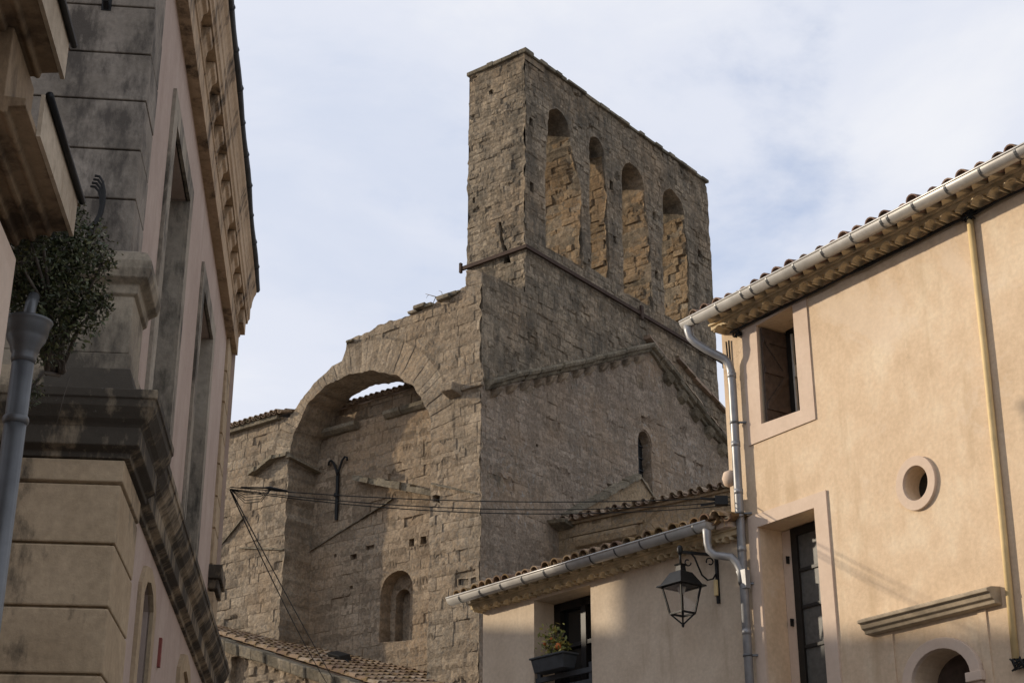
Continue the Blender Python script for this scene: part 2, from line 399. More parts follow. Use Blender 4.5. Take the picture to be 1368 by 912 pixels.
def leaf_mat(name, c1, c2, c3):
    m, nt, b = mat_new(name); N = NT(nt)
    N.L(N.ramp(N.attr('tone'), (.1, c1), (.5, c2), (.9, c3)), b.inputs['Base Color']); b.inputs['Roughness'].default_value = .6; return m

M = {}
M['arch'] = stone_mat('weathered limestone', (.19, .147, .103), (.315, .252, .18), (.42, .345, .255), lichen=.46, warm=.3)
M['recess'] = stone_mat('sheltered limestone', (.19, .142, .098), (.305, .235, .162), (.40, .315, .225), lichen=.27, warm=.4)
M['gable'] = stone_mat('grey rendered masonry', (.20, .155, .115), (.31, .246, .185), (.39, .32, .25), lichen=.4, specks=.85, warm=.35, joint=.22)
M['bell'] = stone_mat('dark weathered masonry', (.18, .142, .10), (.31, .248, .175), (.42, .345, .25), lichen=.74, warm=.3)
M['reveal'] = stone_mat('sheltered orange stone', (.17, .118, .07), (.28, .20, .12), (.37, .28, .18), lichen=.28, warm=.4)
M['chapel'] = stone_mat('smooth chapel stone', (.20, .145, .085), (.31, .23, .14), (.39, .295, .19), lichen=.1, warm=.4)
M['mould'] = stone_mat('mossy moulding stone', (.12, .10, .07), (.22, .185, .13), (.31, .26, .19), lichen=.55, lichen_col=(.055, .052, .04))
M['peach'] = plaster_mat('peach lime plaster', (.54, .41, .28), (.62, .482, .34), (.68, .565, .42), stain=(.45, .335, .215), crack=True)
M['casing'] = plaster_mat('smooth pale plaster', (.55, .43, .335), (.59, .47, .375), (.62, .50, .405), mott=.5, bump=.2)
M['cream'] = plaster_mat('cream rough plaster', (.51, .415, .31), (.58, .48, .365), (.64, .54, .42), stain=(.36, .275, .19))
M['pink'] = plaster_mat('pink facade plaster', (.36, .28, .235), (.41, .325, .275), (.45, .365, .31), stain=(.27, .21, .17), mott=.6)
M['quoin'] = crust_mat('grey quoin stone', (.19, .165, .135), (.28, .245, .205), crust=(.08, .07, .06), amount=.5, scale=1.6)
M['crust'] = crust_mat('black crusted cornice stone', (.26, .20, .13), (.33, .27, .19), amount=.72)
M['pedestal'] = crust_mat('grey brown pedestal stone', (.20, .17, .13), (.30, .255, .19), crust=(.06, .052, .042), amount=.5)
M['lowquoin'] = crust_mat('tan quoin stone', (.33, .25, .16), (.42, .325, .215), amount=.18)
M['cornice'] = crust_mat('brown cornice stone', (.36, .26, .165), (.46, .345, .23), crust=(.035, .028, .022), amount=.35)
M['soffit'] = crust_mat('brown painted eave', (.20, .14, .085), (.28, .205, .13), crust=(.06, .042, .028), amount=.4)
M['fascia'] = crust_mat('dirty cream fascia', (.36, .29, .21), (.48, .40, .30), crust=(.24, .18, .12), amount=.3)
M['wincase'] = crust_mat('grey window surround stone', (.24, .205, .16), (.34, .30, .24), crust=(.06, .055, .045), amount=.5)
M['zinc'] = simple('weathered zinc', (.42, .41, .39), .42, .35, .18, 5, .06, .4)
M['zincpipe'] = simple('grey zinc pipe', (.27, .275, .285), .45, .35, .22, 5, .08, .35)
M['oldzinc'] = simple('dark zinc', (.115, .12, .125), .42, .4, .25, 6, .08, .4)
M['black'] = simple('black painted iron', (.010, .0105, .011), .5, 0, .3, 10, .1, .25)
M['rust'] = simple('rusty iron', (.055, .035, .026), .8, 0, .4, 12, .3, .2)
M['cable'] = simple('black cable rubber', (.012, .012, .012), .6, 0, .2, 10, 0)
M['yellow'] = simple('faded yellow paint', (.62, .47, .24), .6, 0, .12, 6, .05)
M['genoise'] = simple('limewashed eave tile', (.60, .49, .32), .9, 0, .3, 7, .4, .15)
M['tile'] = tile_mat('red brown canal tile', (.11, .065, .05), (.18, .108, .08), (.27, .18, .13), .32)
M['oldtile'] = tile_mat('lichened canal tile', (.17, .12, .085), (.27, .19, .13), (.38, .29, .20), .45)
M['mosstile'] = tile_mat('ochre mossy canal tile', (.15, .09, .055), (.25, .165, .10), (.31, .235, .165), .62, (.16, .10, .03))
M['wood'] = simple('brown shutter wood', (.075, .054, .043), .7, 0, .3, 14, .2)
M['frame'] = simple('dark window frame paint', (.014, .013, .012), .5, 0, .3, 10, .1)
M['whiteframe'] = simple('grey white window paint', (.42, .42, .40), .5, 0, .1, 10, .05)
M['glass'] = glass_mat('dark window glass')
M['hood'] = simple('tan cast stone', (.36, .30, .22), .9, 0, .25, 7, .4, .15)
M['curtain'] = simple('grey curtain', (.085, .085, .08), .5, 0, .25, 18, .2)
M['pane'] = clear_pane('clear lantern pane')
M['red'] = simple('dull red paint', (.20, .055, .045), .7)
M['slate'] = simple('dark slate grey box', (.045, .05, .055), .6, 0, .25, 10, .1)
M['leaf'] = leaf_mat('bush leaf', (.022, .030, .010), (.055, .068, .022), (.12, .115, .04))
M['flower'] = leaf_mat('potted leaf', (.08, .10, .025), (.22, .24, .06), (.40, .34, .09))
M['bloom'] = simple('orange bloom', (.55, .17, .05), .6)
M['twig'] = simple('grey twig bark', (.10, .085, .07), .9)
M['ground'] = simple('paved street stone', (.20, .18, .16), .9, 0, .25, 1.5, .3)
M['dark'] = simple('unlit interior', (.02, .018, .016), .9)

# ------------------------------------------------------------------ ground
MB().add([(-1500, -1500, 0), (1500, -1500, 0), (1500, 1500, 0), (-1500, 1500, 0)], [(0, 1, 2, 3)]).build('ground', M['ground'], kind='structure')

# ------------------------------------------------------------------ canal tiles
def tiles(mb, x0, x1, y0, z0, slope, length, pitch=.2, r=.078, seed=0, tl=.38, along='x', jit=1.):
    """rows of half round canal tiles; eave along x (or y), rising inwards"""
    rng = random.Random(seed); n = int((x1-x0)/pitch); ns = max(1, int(length/tl)); sl = math.atan(slope)
    cs, sn = math.cos(sl), math.sin(sl)
    for i in range(n+1):
        cx = x0+i*pitch
        for k in range(ns):
            for cover in (0, 1):
                a = k*tl-(.04 if k == 0 else .06)+rng.uniform(-.02, .02)*jit; b = (k+1)*tl
                ra, rb = (r*1.06, r*.86); px = cx+(pitch/2 if not cover else 0)+rng.uniform(-.008, .008)*jit
                lift = (.055 if cover else .02)+rng.uniform(-.006, .006)*jit; t = min(1, max(0, rng.gauss(.5, .25))); V = []; F = []; th = .014; m = 7
                for (q, rr, dl) in ((a, ra, .022), (b, rb, 0)):
                    for rad in (rr, rr-th):
                        for s in range(m+1):
                            g = math.pi*s/m
                            lx = math.cos(g)*rad; lz = math.sin(g)*rad
                            if not cover: lz = .055-lz
                            h = lz-.04+lift+dl
                            V.append((px+lx, y0+q*cs-h*sn, z0+q*sn+h*cs))
                w = m+1
                for s in range(m):
                    F += [(s, s+1, 2*w+s+1, 2*w+s), (w+s+1, w+s, 3*w+s, 3*w+s+1), (s+1, s, w+s, w+s+1)]
                F += [(0, w, 3*w, 2*w), (m, 2*w+m, 3*w+m, w+m)]
                if along == 'y': V = [(-(p[1]), p[0], p[2]) for p in V]
                mb.add(V, F, t, 0, False)
    return mb

# ================================================================== THE CHURCH  (x right along the arch wall, y inwards)
CH = thing('church', 'ruined stone church with tall pierced bell gable and open arch', 'church', (-.734, 34.992, 0), -.6632)
ARCH_IN = [(-6.45, 8.0), (-6.45, 14.3)]+[(-6.42, 14.74), (-6.30, 15.24), (-5.86, 15.95), (-5.5, 16.2), (-5.05, 16.4), (-4.6, 16.47), (-4.17, 16.46), (-3.75, 16.40), (-3.45, 16.31), (-3.05, 16.17), (-2.68, 15.99), (-2.35, 15.75), (-2.08, 15.48), (-1.87, 15.2), (-1.70, 14.88), (-1.60, 14.5), (-1.55, 14.0)]+[(-1.52, 8.0)]
def holebox(x, z, w, h): return [(x-w/2, z-h/2), (x+w/2, z-h/2), (x+w/2, z+h/2), (x-w/2, z+h/2)]
mb = MB()
outer = [(-13, 5), (0, 5), (0, 15.25), (-.06, 18.1), (-.5, 18.3), (-.52, 17.84), (-1.05, 17.72), (-1.3, 17.74), (-1.6, 17.64), (-2.04, 17.62), (-2.6, 17.58), (-3.05, 17.57), (-3.83, 17.5), (-4.5, 17.36), (-4.62, 17.12), (-4.7, 16.93), (-5.2, 16.74), (-5.65, 16.52), (-6.1, 16.15), (-6.5, 15.72), (-6.75, 15.82), (-13, 15.85)]
panel(mb, outer, [ARCH_IN, holebox(-1.34, 12.55, .22, .16), holebox(-.48, 10.42, .3, .16), holebox(-.2, 10.4, .16, .14)], FRONT(0), seed=3, rag=.05, hole_depth=(1.0, .25, .2, .2), edge_depth=1.0, caps=(1, 2, 3),
      jamb=lambda li, p: not (li == 0 and (p[0] > -.08 or p[1] < 5.3 or p[0] < -12.9)) and not (li == 1 and p[1] < 8.2),
      rings=[(-3.98, 14.1, 2.45, 3.15, R(-2), R(182), 46)], erode=.045, jrag=.03, ch=(.18, .32), bw=(.22, .58), gap=.008)
mb.build('arch_wall', M['arch'], CH)
# recessed wall under the arch
mb = MB()
no = [(-3.96, 9.64)]+[(-3.96, 10.8)]+arc(-3.43, 10.82, .53, 180, 0, 10)[1:-1]+[(-2.90, 10.8), (-2.90, 9.56)]
panel(mb, [(-7.2, 5), (-.9, 5), (-.9, 15.55), (-7.2, 15.6)], [no, holebox(-2.98, 11.98, .17, .2), holebox(-2.6, 11.98, .17, .2), holebox(-4.95, 11.95, .22, .15), holebox(-5.6, 12.08, .1, .1), holebox(-5.0, 11.17, .12, .1), holebox(-4.4, 12.1, .3, .12)],
      FRONT(1.0), seed=11, rag=.015, hole_depth=(.38, .25, .25, .18, .15, .15, .12), edge_depth=0, caps=(1, 2, 3, 4, 5, 6), ch=(.22, .36), bw=(.3, .75), chip=.04, erode=.03, gap=.007)
panel(mb, [(-7.3, 15.5), (-.9, 15.5), (-.9, 16.22), (-7.3, 16.22)], [], FRONT(1.3), seed=12, edge_depth=0)
mb.build('recess_wall', M['recess'], CH)
w = MB()
no2 = [(-3.80, 9.62), (-3.80, 10.72)]+arc(-3.56, 10.74, .24, 180, 0, 10)[1:-1]+[(-3.32, 10.72), (-3.32, 9.62)]
panel(w, [(-4.3, 9.4), (-2.6, 9.4), (-2.6, 11.7), (-4.3, 11.7)], [no2], FRONT(1.36), seed=13, rag=.01, hole_depth=.3, edge_depth=0, ch=(.5, .6), bw=(.5, .8), caps=(0,), gap=.006)
w.build('blind_window', M['recess'], CH)
# cornice below the eave of the recess
mb = MB(); rng = random.Random(5); x = -6.6
while x < -1.0:
    l = rng.uniform(.5, 1.0); d = rng.uniform(.16, .24); z = 15.40+rng.uniform(-.02, .02)+.02*(x+4)
    if not (-5.2 < x < -4.9): mb.extrude([(1.02, z), (1.02-d*.5, z+.02), (1.02-d, z+.1), (1.02-d, z+.2), (1.4, z+.26)], x, x+l-.01, tone=rng.random())
    x += l
mb.build('cornice', M['mould'], CH)
mb = tiles(MB(), -13, -6.7, -.16, 15.9, .3, 1.2, seed=4); tiles(mb, -7, -1.0, 1.12, 16.2, .3, 2.0, seed=5)
mb.add([(-13, -.1, 15.86), (-6.4, -.1, 15.86), (-6.4, 1.5, 16.3), (-13, 1.5, 16.3)], [(0, 1, 2, 3)])
mb.add([(-7.2, 1.15, 16.18), (-1, 1.15, 16.18), (-1, 4, 17.0), (-7.2, 4, 17.0)], [(0, 1, 2, 3)])
mb.build('nave_roof', M['oldtile'], CH)
mb = MB(); mb.box(-13, -6.85, -.14, .02, 15.76, 15.88); mb.build('eave_course', M['mould'], CH, .01)
# weathering slabs and roof scars
def slab(mb, a, b, w, t, y0, tone=.5, n=10, seed=0):   # sloping ragged drip ledge on a wall facing -y
    rng = random.Random(seed)
    for k in range(n):
        p = [a[i]+(b[i]-a[i])*k/n for i in (0, 1)]; q = [a[i]+(b[i]-a[i])*(k+1)/n for i in (0, 1)]
        ww = w*rng.uniform(.75, 1.1); tt = t*rng.uniform(.8, 1.15)
        mb.hexa([(p[0], y0-ww, p[1]-.03), (q[0], y0-ww, q[1]-.03), (q[0], y0+.05, q[1]), (p[0], y0+.05, p[1]),
                 (p[0], y0-ww*.9, p[1]+tt-.05), (q[0], y0-ww*.9, q[1]+tt-.05), (q[0], y0+.05, q[1]+tt), (p[0], y0+.05, p[1]+tt)], rng.uniform(.2, .8))
mb = MB(); slab(mb, (-4.85, 13.92), (-4.0, 13.62), .32, .16, 1.0, n=3, seed=3); slab(mb, (-4.0, 13.62), (-1.5, 12.75), .34, .2, 1.0, n=9, seed=1)
mb.build('drip_ledge', M['mould'], CH); mb = MB()
slab(mb, (-1.5, 12.95), (-.12, 12.45), .05, .06, 0, n=8, seed=8)
mb.build('drip_ledge', M['mould'], CH)
mb = MB(); slab(mb, (-3.65, 13.22), (-6.45, 12.36), .07, .05, 1.0, n=18, seed=2); mb.build('roof_scar', M['mould'], CH); mb = MB(); slab(mb, (-6.45, 12.18), (-8.1, 12.5), .05, .05, 0, n=9, seed=4)
mb.build('roof_scar', M['mould'], CH)
mb = MB(); slab(mb, (-7.75, 14.38), (-6.9, 14.68), .22, .14, 0, n=4, seed=6); slab(mb, (-6.9, 14.68), (-6.43, 14.68), .2, .12, 0, n=2, seed=7)
mb.hexa([(-6.48, -.1, 14.60), (-6.30, -.1, 14.60), (-6.22, 1.0, 14.42), (-6.48, 1.0, 14.42), (-6.48, -.1, 14.70), (-6.32, -.1, 14.68), (-6.26, 1.0, 14.5), (-6.48, 1.0, 14.5)])
mb.build('pier_ledge', M['mould'], CH); mb = MB()
slab(mb, (-8.9, 12.6), (-8.0, 13.3), .06, .08, 0, n=5, seed=9)
mb.build('pier_ledge', M['mould'], CH)
mb = MB(); mb.hexa([(-1.0, -.34, 15.08), (-.62, -.34, 15.06), (-.6, .05, 14.98), (-1.02, .05, 14.98), (-1.02, -.36, 15.28), (-.6, -.34, 15.26), (-.6, .05, 15.3), (-1.02, .05, 15.3)])
mb.box(-.6, .06, -.06, .05, 15.1, 15.2); mb.build('corbel', M['arch'], CH, .03)
# iron wall anchor with forked top
mb = MB(); mb.bar((-5.56, .93, 14.3), (-5.54, .93, 13.0), .085, .05); mb.bar((-5.55, .90, 13.72), (-5.55, .90, 13.62), .12, .07)
for s in (-1, 1):
    mb.tube([(-5.56, .92, 14.2), (-5.56+.05*s, .92, 14.36), (-5.56+.16*s, .91, 14.58), (-5.56+.25*s, .91, 14.66), (-5.56+.32*s, .91, 14.63), (-5.56+.335*s, .91, 14.54)], [.035, .035, .032, .03, .028, .03], 6)
mb.build('wall_anchor', M['black'], CH)

# gable wall of the transept, on the x = 0 plane
mb = MB()
lan = [(6.72, 14.2), (6.72, 15.5)]+arc(7.05, 15.5, .33, 180, 0, 8, .42)[1:-1]+[(7.38, 15.5), (7.38, 14.2)]
panel(mb, [(0, 5), (12.6, 5), (12.6, 15.9), (7.4, 18.42), (0, 15.12)], [lan, holebox(2.2, 14.2, .1, .08)], SIDE(0), seed=21, rag=.01, hole_depth=(.32, .1), edge_depth=0, caps=(1,),
      ch=(.16, .26), bw=(.25, .6), gap=.007, rough=.006, chip=.03, erode=.02, sp=.13)
mb.build('gable_wall', M['gable'], CH)
win = bpy.data.objects.new('lancet_window', None)
mb = MB(); panel(mb, [(6.6, 14.1), (7.5, 14.1), (7.5, 16.1), (6.6, 16.1)], [], SIDE(-.3), plain=True, edge_depth=0); lw = mb.build('lancet_window', M['glass'], CH)
mb = MB()
for z in (14.55, 14.9, 15.25, 15.6): mb.bar((-.27, 6.7, z), (-.27, 7.4, z), .02)
for y in (6.95, 7.15): mb.bar((-.265, y, 14.2), (-.265, y, 15.85), .015)
mb.build('window_bars', M['slate'], lw)
mb = MB(); sr = arc(7.05, 15.5, .36, 190, -10, 9, .46); rng = random.Random(2)
for k in range(9):
    a, b = sr[k], sr[k+1]; c = [(7.05+(p[0]-7.05)*1.42, 15.5+(p[1]-15.5)*1.38) for p in (a, b)]
    mb.hexa([(.02, a[0], a[1]), (.02, b[0], b[1]), (.02, c[1][0], c[1][1]), (.02, c[0][0], c[0][1]), (-.04, a[0], a[1]), (-.04, b[0], b[1]), (-.04, c[1][0], c[1][1]), (-.04, c[0][0], c[0][1])], rng.random())
mb.build('window_surround', M['gable'], CH, .006)
# raking cornice
mb = MB(); rng = random.Random(8)
def rake(mb, a, b, n, prof):
    for k in range(n):
        p = [a[i]+(b[i]-a[i])*k/n for i in (0, 1)]; q = [a[i]+(b[i]-a[i])*(k+.985)/n for i in (0, 1)]; j = rng.uniform(-.025, .025); dj = rng.uniform(-.03, .03)
        V = [(x+(dj if x > .1 else 0), p[0], p[1]+z+j) for x, z in prof]+[(x+(dj if x > .1 else 0), q[0], q[1]+z+j) for x, z in prof]; m_ = len(prof)
        mb.add(V, [tuple(range(m_))[::-1], tuple(range(m_, 2*m_))]+[(i, (i+1) % m_, m_+(i+1) % m_, m_+i) for i in range(m_)], rng.uniform(.15, .85))
PR = [(-.02, -.16), (.08, -.15), (.12, -.07), (.22, -.04), (.25, .03), (.22, .09), (-.1, .13)]
rake(mb, (.15, 15.2), (7.45, 18.52), 15, PR); rake(mb, (7.45, 18.52), (12.6, 16.0), 12, PR)
mb.build('raking_cornice', M['mould'], CH)
mb = MB()
rake(mb, (7.3, 18.68), (12.6, 16.1), 12, [(-.3, .02), (.2, .06), (.16, .16), (-.3, .2)]); rake(mb, (8.9, 18.62), (11.5, 17.75), 6, [(-.1, -.04), (.12, -.04), (.08, .08), (-.1, .1)])
mb.build('roof_flashing', M['oldtile'], CH)
for y in (8.15, 8.85, 9.55, 10.25, 10.95, 11.6):
    z = 18.52-(y-7.45)*.489-.24; c = MB(); c.hexa([(-.02, y, z-.22), (.14, y, z-.14), (.14, y+.26, z-.26), (-.02, y+.26, z-.34), (-.02, y, z+.03), (.24, y, z+.03), (.24, y+.26, z-.1), (-.02, y+.26, z-.1)], rng.random())
    c.build('modillion', M['mould'], CH, .02)
for y in (.35, .95, 1.5, 2.1, 2.6, 3.1, 3.75, 4.3, 4.95, 5.5, 6.1, 6.7):
    z = 15.2+(y-.15)*.455-.22; c = MB(); c.hexa([(-.02, y, z-.2), (.12, y, z-.12), (.12, y+.24, z-.02), (-.02, y+.24, z-.1), (-.02, y, z+.03), (.22, y, z+.03), (.22, y+.24, z+.1), (-.02, y+.24, z+.1)], rng.random())
    c.build('modillion', M['arch'], CH, .02)

# bell gable
mb = MB()
def opening(l, r, zt, zb, tl=None, tr=None):
    tl = tl or l; tr = tr or r; c = (tl+tr)/2; rad = (tr-tl)/2; zs = zt-rad*1.15
    return [(l, zb), (l, zs-1.8), (tl, zs-.5), (tl, zs)]+arc(c, zs, rad, 180, 0, 10, rad*1.15)[1:-1]+[(tr, zs), (tr, zs-.3), (tr*.5+r*.5, zs-.8), (r, zs-1.6), (r, zb)]
OPN = [(2.70, 4.34, 24.30, 19.85, 2.80, 3.86), (4.74, 5.62, 24.26, 19.95, 4.76, 5.5), (6.34, 7.76, 24.18, 19.85, 6.40, 7.55), (8.40, 9.88, 24.26, 19.85, 8.56, 9.76)]
OPS = [opening(*o) for o in OPN]
put = [holebox(2.05, 23.3, .16, .28), holebox(2.1, 21.35, .16, .28), holebox(5.85, 23.0, .2, .28), holebox(8.05, 22.9, .2, .3), holebox(10.5, 22.6, .2, .28), holebox(8.05, 21.0, .18, .26), holebox(5.95, 21.3, .16, .24)]
BG = [(.02, 14.7), (5.2, 16.9), (9.6, 16.9), (11.75, 15.9), (11.75, 17.9), (11.25, 17.95), (11.2, 25.2), (11.05, 25.36), (1.8, 25.36), (1.78, 18.2), (.02, 18.12)]
panel(mb, BG, OPS+put, SIDE(-.03), seed=31, rag=.03, hole_depth=[1.95]*4+[.3]*7, caps=tuple(range(4, 11)), edge_depth=1.2, jamb=lambda li, p: not (li == 0 and (p[0] < 1.9 or p[1] < 17.2)),
      ch=(.13, .22), bw=(.18, .46), gap=.008, rough=.011, erode=.04, sp=.11, jrag=.035, jamb_sp=.14)
panel(mb, [(11.75, 14.6), (1.8, 14.6), (1.8, 25.36), (11.2, 25.36)], [o[::-1] for o in OPS], (lambda u, d, z: (-1.98+d, u, z)), seed=33, plain=True, hole_depth=0, edge_depth=0)
slot = [(-.90, 20.42), (-.80, 20.42), (-.70, 19.75), (-.62, 19.5), (-.50, 19.15), (-.74, 19.2), (-.76, 19.6)]
panel(mb, [(-1.95, 17.0), (-.03, 17.0), (-.03, 25.36), (-1.95, 25.36)], [slot, holebox(-1.75, 21.4, .08, .18), holebox(-1.2, 24.55, .16, .16)], FRONT(1.78), seed=35, rag=.05, hole_depth=(.35, .2, .15), caps=(0, 1, 2),
      edge_depth=.9, jamb=lambda li, p: li > 0 or p[0] < -1.8 or p[1] > 25.2, ch=(.1, .2), bw=(.16, .42), gap=.008, rough=.009, erode=.05, sp=.1, chip=.03)
mb.build('bell_gable', M['bell'], CH)
for q, (l, r, zt, zb, tl, tr) in enumerate(OPN):            # the coursed far reveal of each opening
    zs = zt-(tr-tl)/2*1.15
    def slant(u, d, z, r=r, tr=tr, zs=zs): t = np.clip((z-(zs-1.7))/1.6, 0, 1); return (u, (r+(tr-r)*t*t*(3-2*t))-.03+d, z)
    mb = MB(); panel(mb, [(-1.96, zb-.3), (-.10, zb-.3), (-.07, zs-1.6), (-.06, zs-.02), (-1.96, zs-.02)], [holebox(-.9-.3*q % 1, zb+1.1+.3*q, .3, .34)], slant, seed=140+q, rag=.05, edge_depth=0, hole_depth=.2, caps=(0,), ch=(.13, .28), bw=(.2, .6), gap=.012, rough=.02, erode=.09, sp=.1, chip=.1)
    mb.build('opening_reveal', M['reveal'], CH)
for b in ((-.6, -.035, .06, .9, 4, 17.9), (-1.9, -.12, .95, 1.7, 15, 17.9), (-1.9, -.4, 1.9, 11, 25.2, 25.3)): mb = MB(); mb.box(*b); mb.build('wall_core', M['bell'], CH)
# ragged coping stones
mb = MB(); rng = random.Random(44); y = 1.72
while y < 11.1:
    l = rng.uniform(.25, .6); o_ = rng.uniform(.02, .09); h = rng.uniform(.05, .1); mb.box(-2.02, o_, y, min(y+l, 11.22)-.01, 25.34, 25.36+h, rng.random()); y += l
x = -2.0
while x < -.05:
    l = rng.uniform(.2, .42); mb.box(x, min(x+l, .06)-.01, 1.78-rng.uniform(.02, .08), 2.1, 25.33, 25.40+rng.uniform(.0, .07)+(x+2)*.03, rng.random()); x += l
mb.build('coping', M['mould'], CH, .01)
# rubble remains on top of the arch
mb = MB(); rng = random.Random(46)
for q in range(46):
    t = rng.random(); x = -4.6+4.1*t; z = 17.36+.36*min(1, t*1.25)+rng.uniform(-.03, .05); s = rng.uniform(.08, .2); y = rng.uniform(0, .8)
    mb.hexa([(x+dx*s*rng.uniform(.8, 1.3), y+dy*s, z+dz*s*.5) for dz in (-.6, .6) for dx, dy in ((-1, -1), (1, -1), (1, 1), (-1, 1))], rng.random())
for q in range(12):
    x = rng.uniform(-.62, -.2); s = rng.uniform(.07, .14); z = 18.0+rng.uniform(0, .34)*(x+.7)/.5; y = rng.uniform(0, .8)
    mb.hexa([(x+dx*s, y+dy*s, z+dz*s*.6) for dz in (-.6, .6) for dx, dy in ((-1, -1), (1, -1), (1, 1), (-1, 1))], rng.random())
mb.build('rubble_top', M['mould'], CH, .02)
# iron tie bars round the foot of the bell gable
mb = MB(); mb.bar((-2.1, 1.70, 19.42), (.06, 1.70, 19.44), .07, .10); mb.bar((.06, 1.66, 19.44), (.06, 11.5, 19.32), .07, .10)
mb.bar((.09, 7.0, 19.62), (.09, 7.0, 19.2), .07, .12); mb.bar((-2.1, 1.68, 19.58), (-2.1, 1.68, 19.3), .06, .08); mb.bar((.06, 11.5, 19.5), (.06, 11.5, 19.15), .07, .08)
mb.build('tie_bar', M['rust'], CH)
# dry twig on the arch
t = MB(); t.tube([(-1.3, .3, 17.7), (-1.5, .3, 17.95), (-1.75, .3, 18.02), (-2.1, .3, 18.2)], [.022, .018, .013, .006], 5); t.tube([(-1.75, .3, 18.02), (-1.82, .3, 17.9), (-1.83, .3, 17.78)], [.012, .009, .005], 5)
t.tube([(-2.0, .3, 18.15), (-2.08, .3, 18.07)], [.007, .004], 4); t.tube([(-1.52, .3, 17.95), (-1.56, .3, 18.1), (-1.66, .3, 18.17)], [.01, .007, .004], 4)
o = t.build('dry_plant', M['twig']); o.location = CH.location; o.rotation_euler = CH.rotation_euler; tag(o, 'bare dry twig growing from the broken top of the stone arch', 'plant')

# ------------------------------------------------------------------ side chapel against the gable
CP = thing('side_chapel', 'low ashlar chapel with tiled eave built against the church gable wall', 'chapel', (1.144, 37.396, 0), -.6632)
mb = MB(); ring = (3.5, 10.9, .75, 1.4, R(0), R(180), 21)
panel(mb, [(.0, 5), (6.5, 5), (6.5, 12.42), (.0, 12.42)], [[(.95, 9.5), (.95, 11.62), (2.1, 11.62), (2.1, 9.5)]], FRONT(0), seed=51, rag=.006, hole_depth=.3, edge_depth=0, caps=(0,), rings=[ring],
      ch=(.26, .34), bw=(.4, .9), gap=.006, rough=.005, chip=.01, erode=.006)
mb.build('wall', M['chapel'], CP)
mb = MB(); mb.extrude([(.02, 11.66), (-.1, 11.7), (-.16, 11.84), (-.16, 11.92), (.02, 11.98)], .55, 2.35, tone=.6); mb.box(.35, 2.5, -.05, .02, 11.98, 12.06, .4)
mb.box(.7, .95, -.06, .02, 9.5, 11.6, .6); mb.box(2.1, 2.35, -.06, .02, 9.5, 11.6, .5); mb.build('door_lintel', M['chapel'], CP, .015)
mb = tiles(MB(), .05, 6.6, -.2, 12.37, .15, 3.2, pitch=.26, r=.085, seed=52, jit=1.8)
mb.add([(-.05, -.16, 12.37), (6.6, -.16, 12.37), (6.6, 4, 12.98), (-.05, 4, 12.98)], [(0, 1, 2, 3)])
mb.build('roof', M['oldtile'], CP)
mb = MB(); mb.box(.0, 6.5, -.08, .05, 12.29, 12.365); mb.build('eave_course', M['chapel'], CP, .01)
mb = MB()   # plastered gablet standing above the eave, with mossy coping
mb.add([(.12, .15, 12.5), (.12, 3.45, 14.42), (.12, 3.9, 14.4), (.12, 5.2, 12.9), (-.1, .15, 12.5), (-.1, 3.45, 14.42), (-.1, 3.9, 14.4), (-.1, 5.2, 12.9)], [(0, 3, 2, 1), (0, 1, 5, 4), (1, 2, 6, 5), (2, 3, 7, 6)], .8)
mb.build('gablet', M['chapel'], CP)
mb = MB(); rng = random.Random(9); rake(mb, (.1, 12.55), (3.5, 14.48), 11, [(-.02, -.05), (.24, -.06), (.22, .05), (-.02, .13)]); rake(mb, (3.5, 14.48), (5.0, 13.5), 4, [(-.02, -.05), (.2, -.05), (.18, .03), (-.02, .08)])
mb.build('coping', M['mould'], CP)
mb = MB(); mb.hexa([(.0, -.42, 12.30), (.45, -.36, 12.28), (.45, .0, 12.22), (.0, .0, 12.18), (.0, -.5, 12.38), (.45, -.4, 12.38), (.45, .0, 12.38), (.0, .0, 12.38)]); mb.build('eave_corner', M['mould'], CP, .02)
# ------------------------------------------------------------------ lean-to at the foot of the arch
LT = thing('lean_to', 'low rubble lean-to with mossy tiled roof below the church arch', 'outbuilding', (-.734, 34.992, 0), -.6632)
zf = lambda x: 9.46-.345*(x+6); zw = lambda x: 9.62-.285*(x+6)
mb = MB(); panel(mb, [(-8.5, 4), (-.6, 4), (-.6, zf(-.6)-.3), (-8.5, zf(-8.5)-.3)], [holebox(-5.65, 8.6, .45, .9)], FRONT(-2), seed=61, rag=.02, hole_depth=.15, caps=(0,), edge_depth=0, ch=(.1, .22), bw=(.14, .4), rough=.03, erode=.06, gap=.018)
mb.build('wall', M['arch'], LT)
mb = MB()
rng = random.Random(62)
for k in range(18):
    a = -8.6+8.1*k/18; b = a+8.1/18*.985; j = rng.uniform(-.02, .02); dy = rng.uniform(-.04, .04)
    mb.hexa([(a, -2.2+dy, zf(a)-.28+j), (b, -2.2+dy, zf(b)-.28+j), (b, -1.6, zf(b)-.28+j), (a, -1.6, zf(a)-.28+j), (a, -2.24+dy, zf(a)-.02+j), (b, -2.24+dy, zf(b)-.02+j), (b, -1.6, zf(b)+.02+j), (a, -1.6, zf(a)+.02+j)], rng.random())
mb.build('verge', M['mould'], LT, .03)
mb = MB()
NY = 13
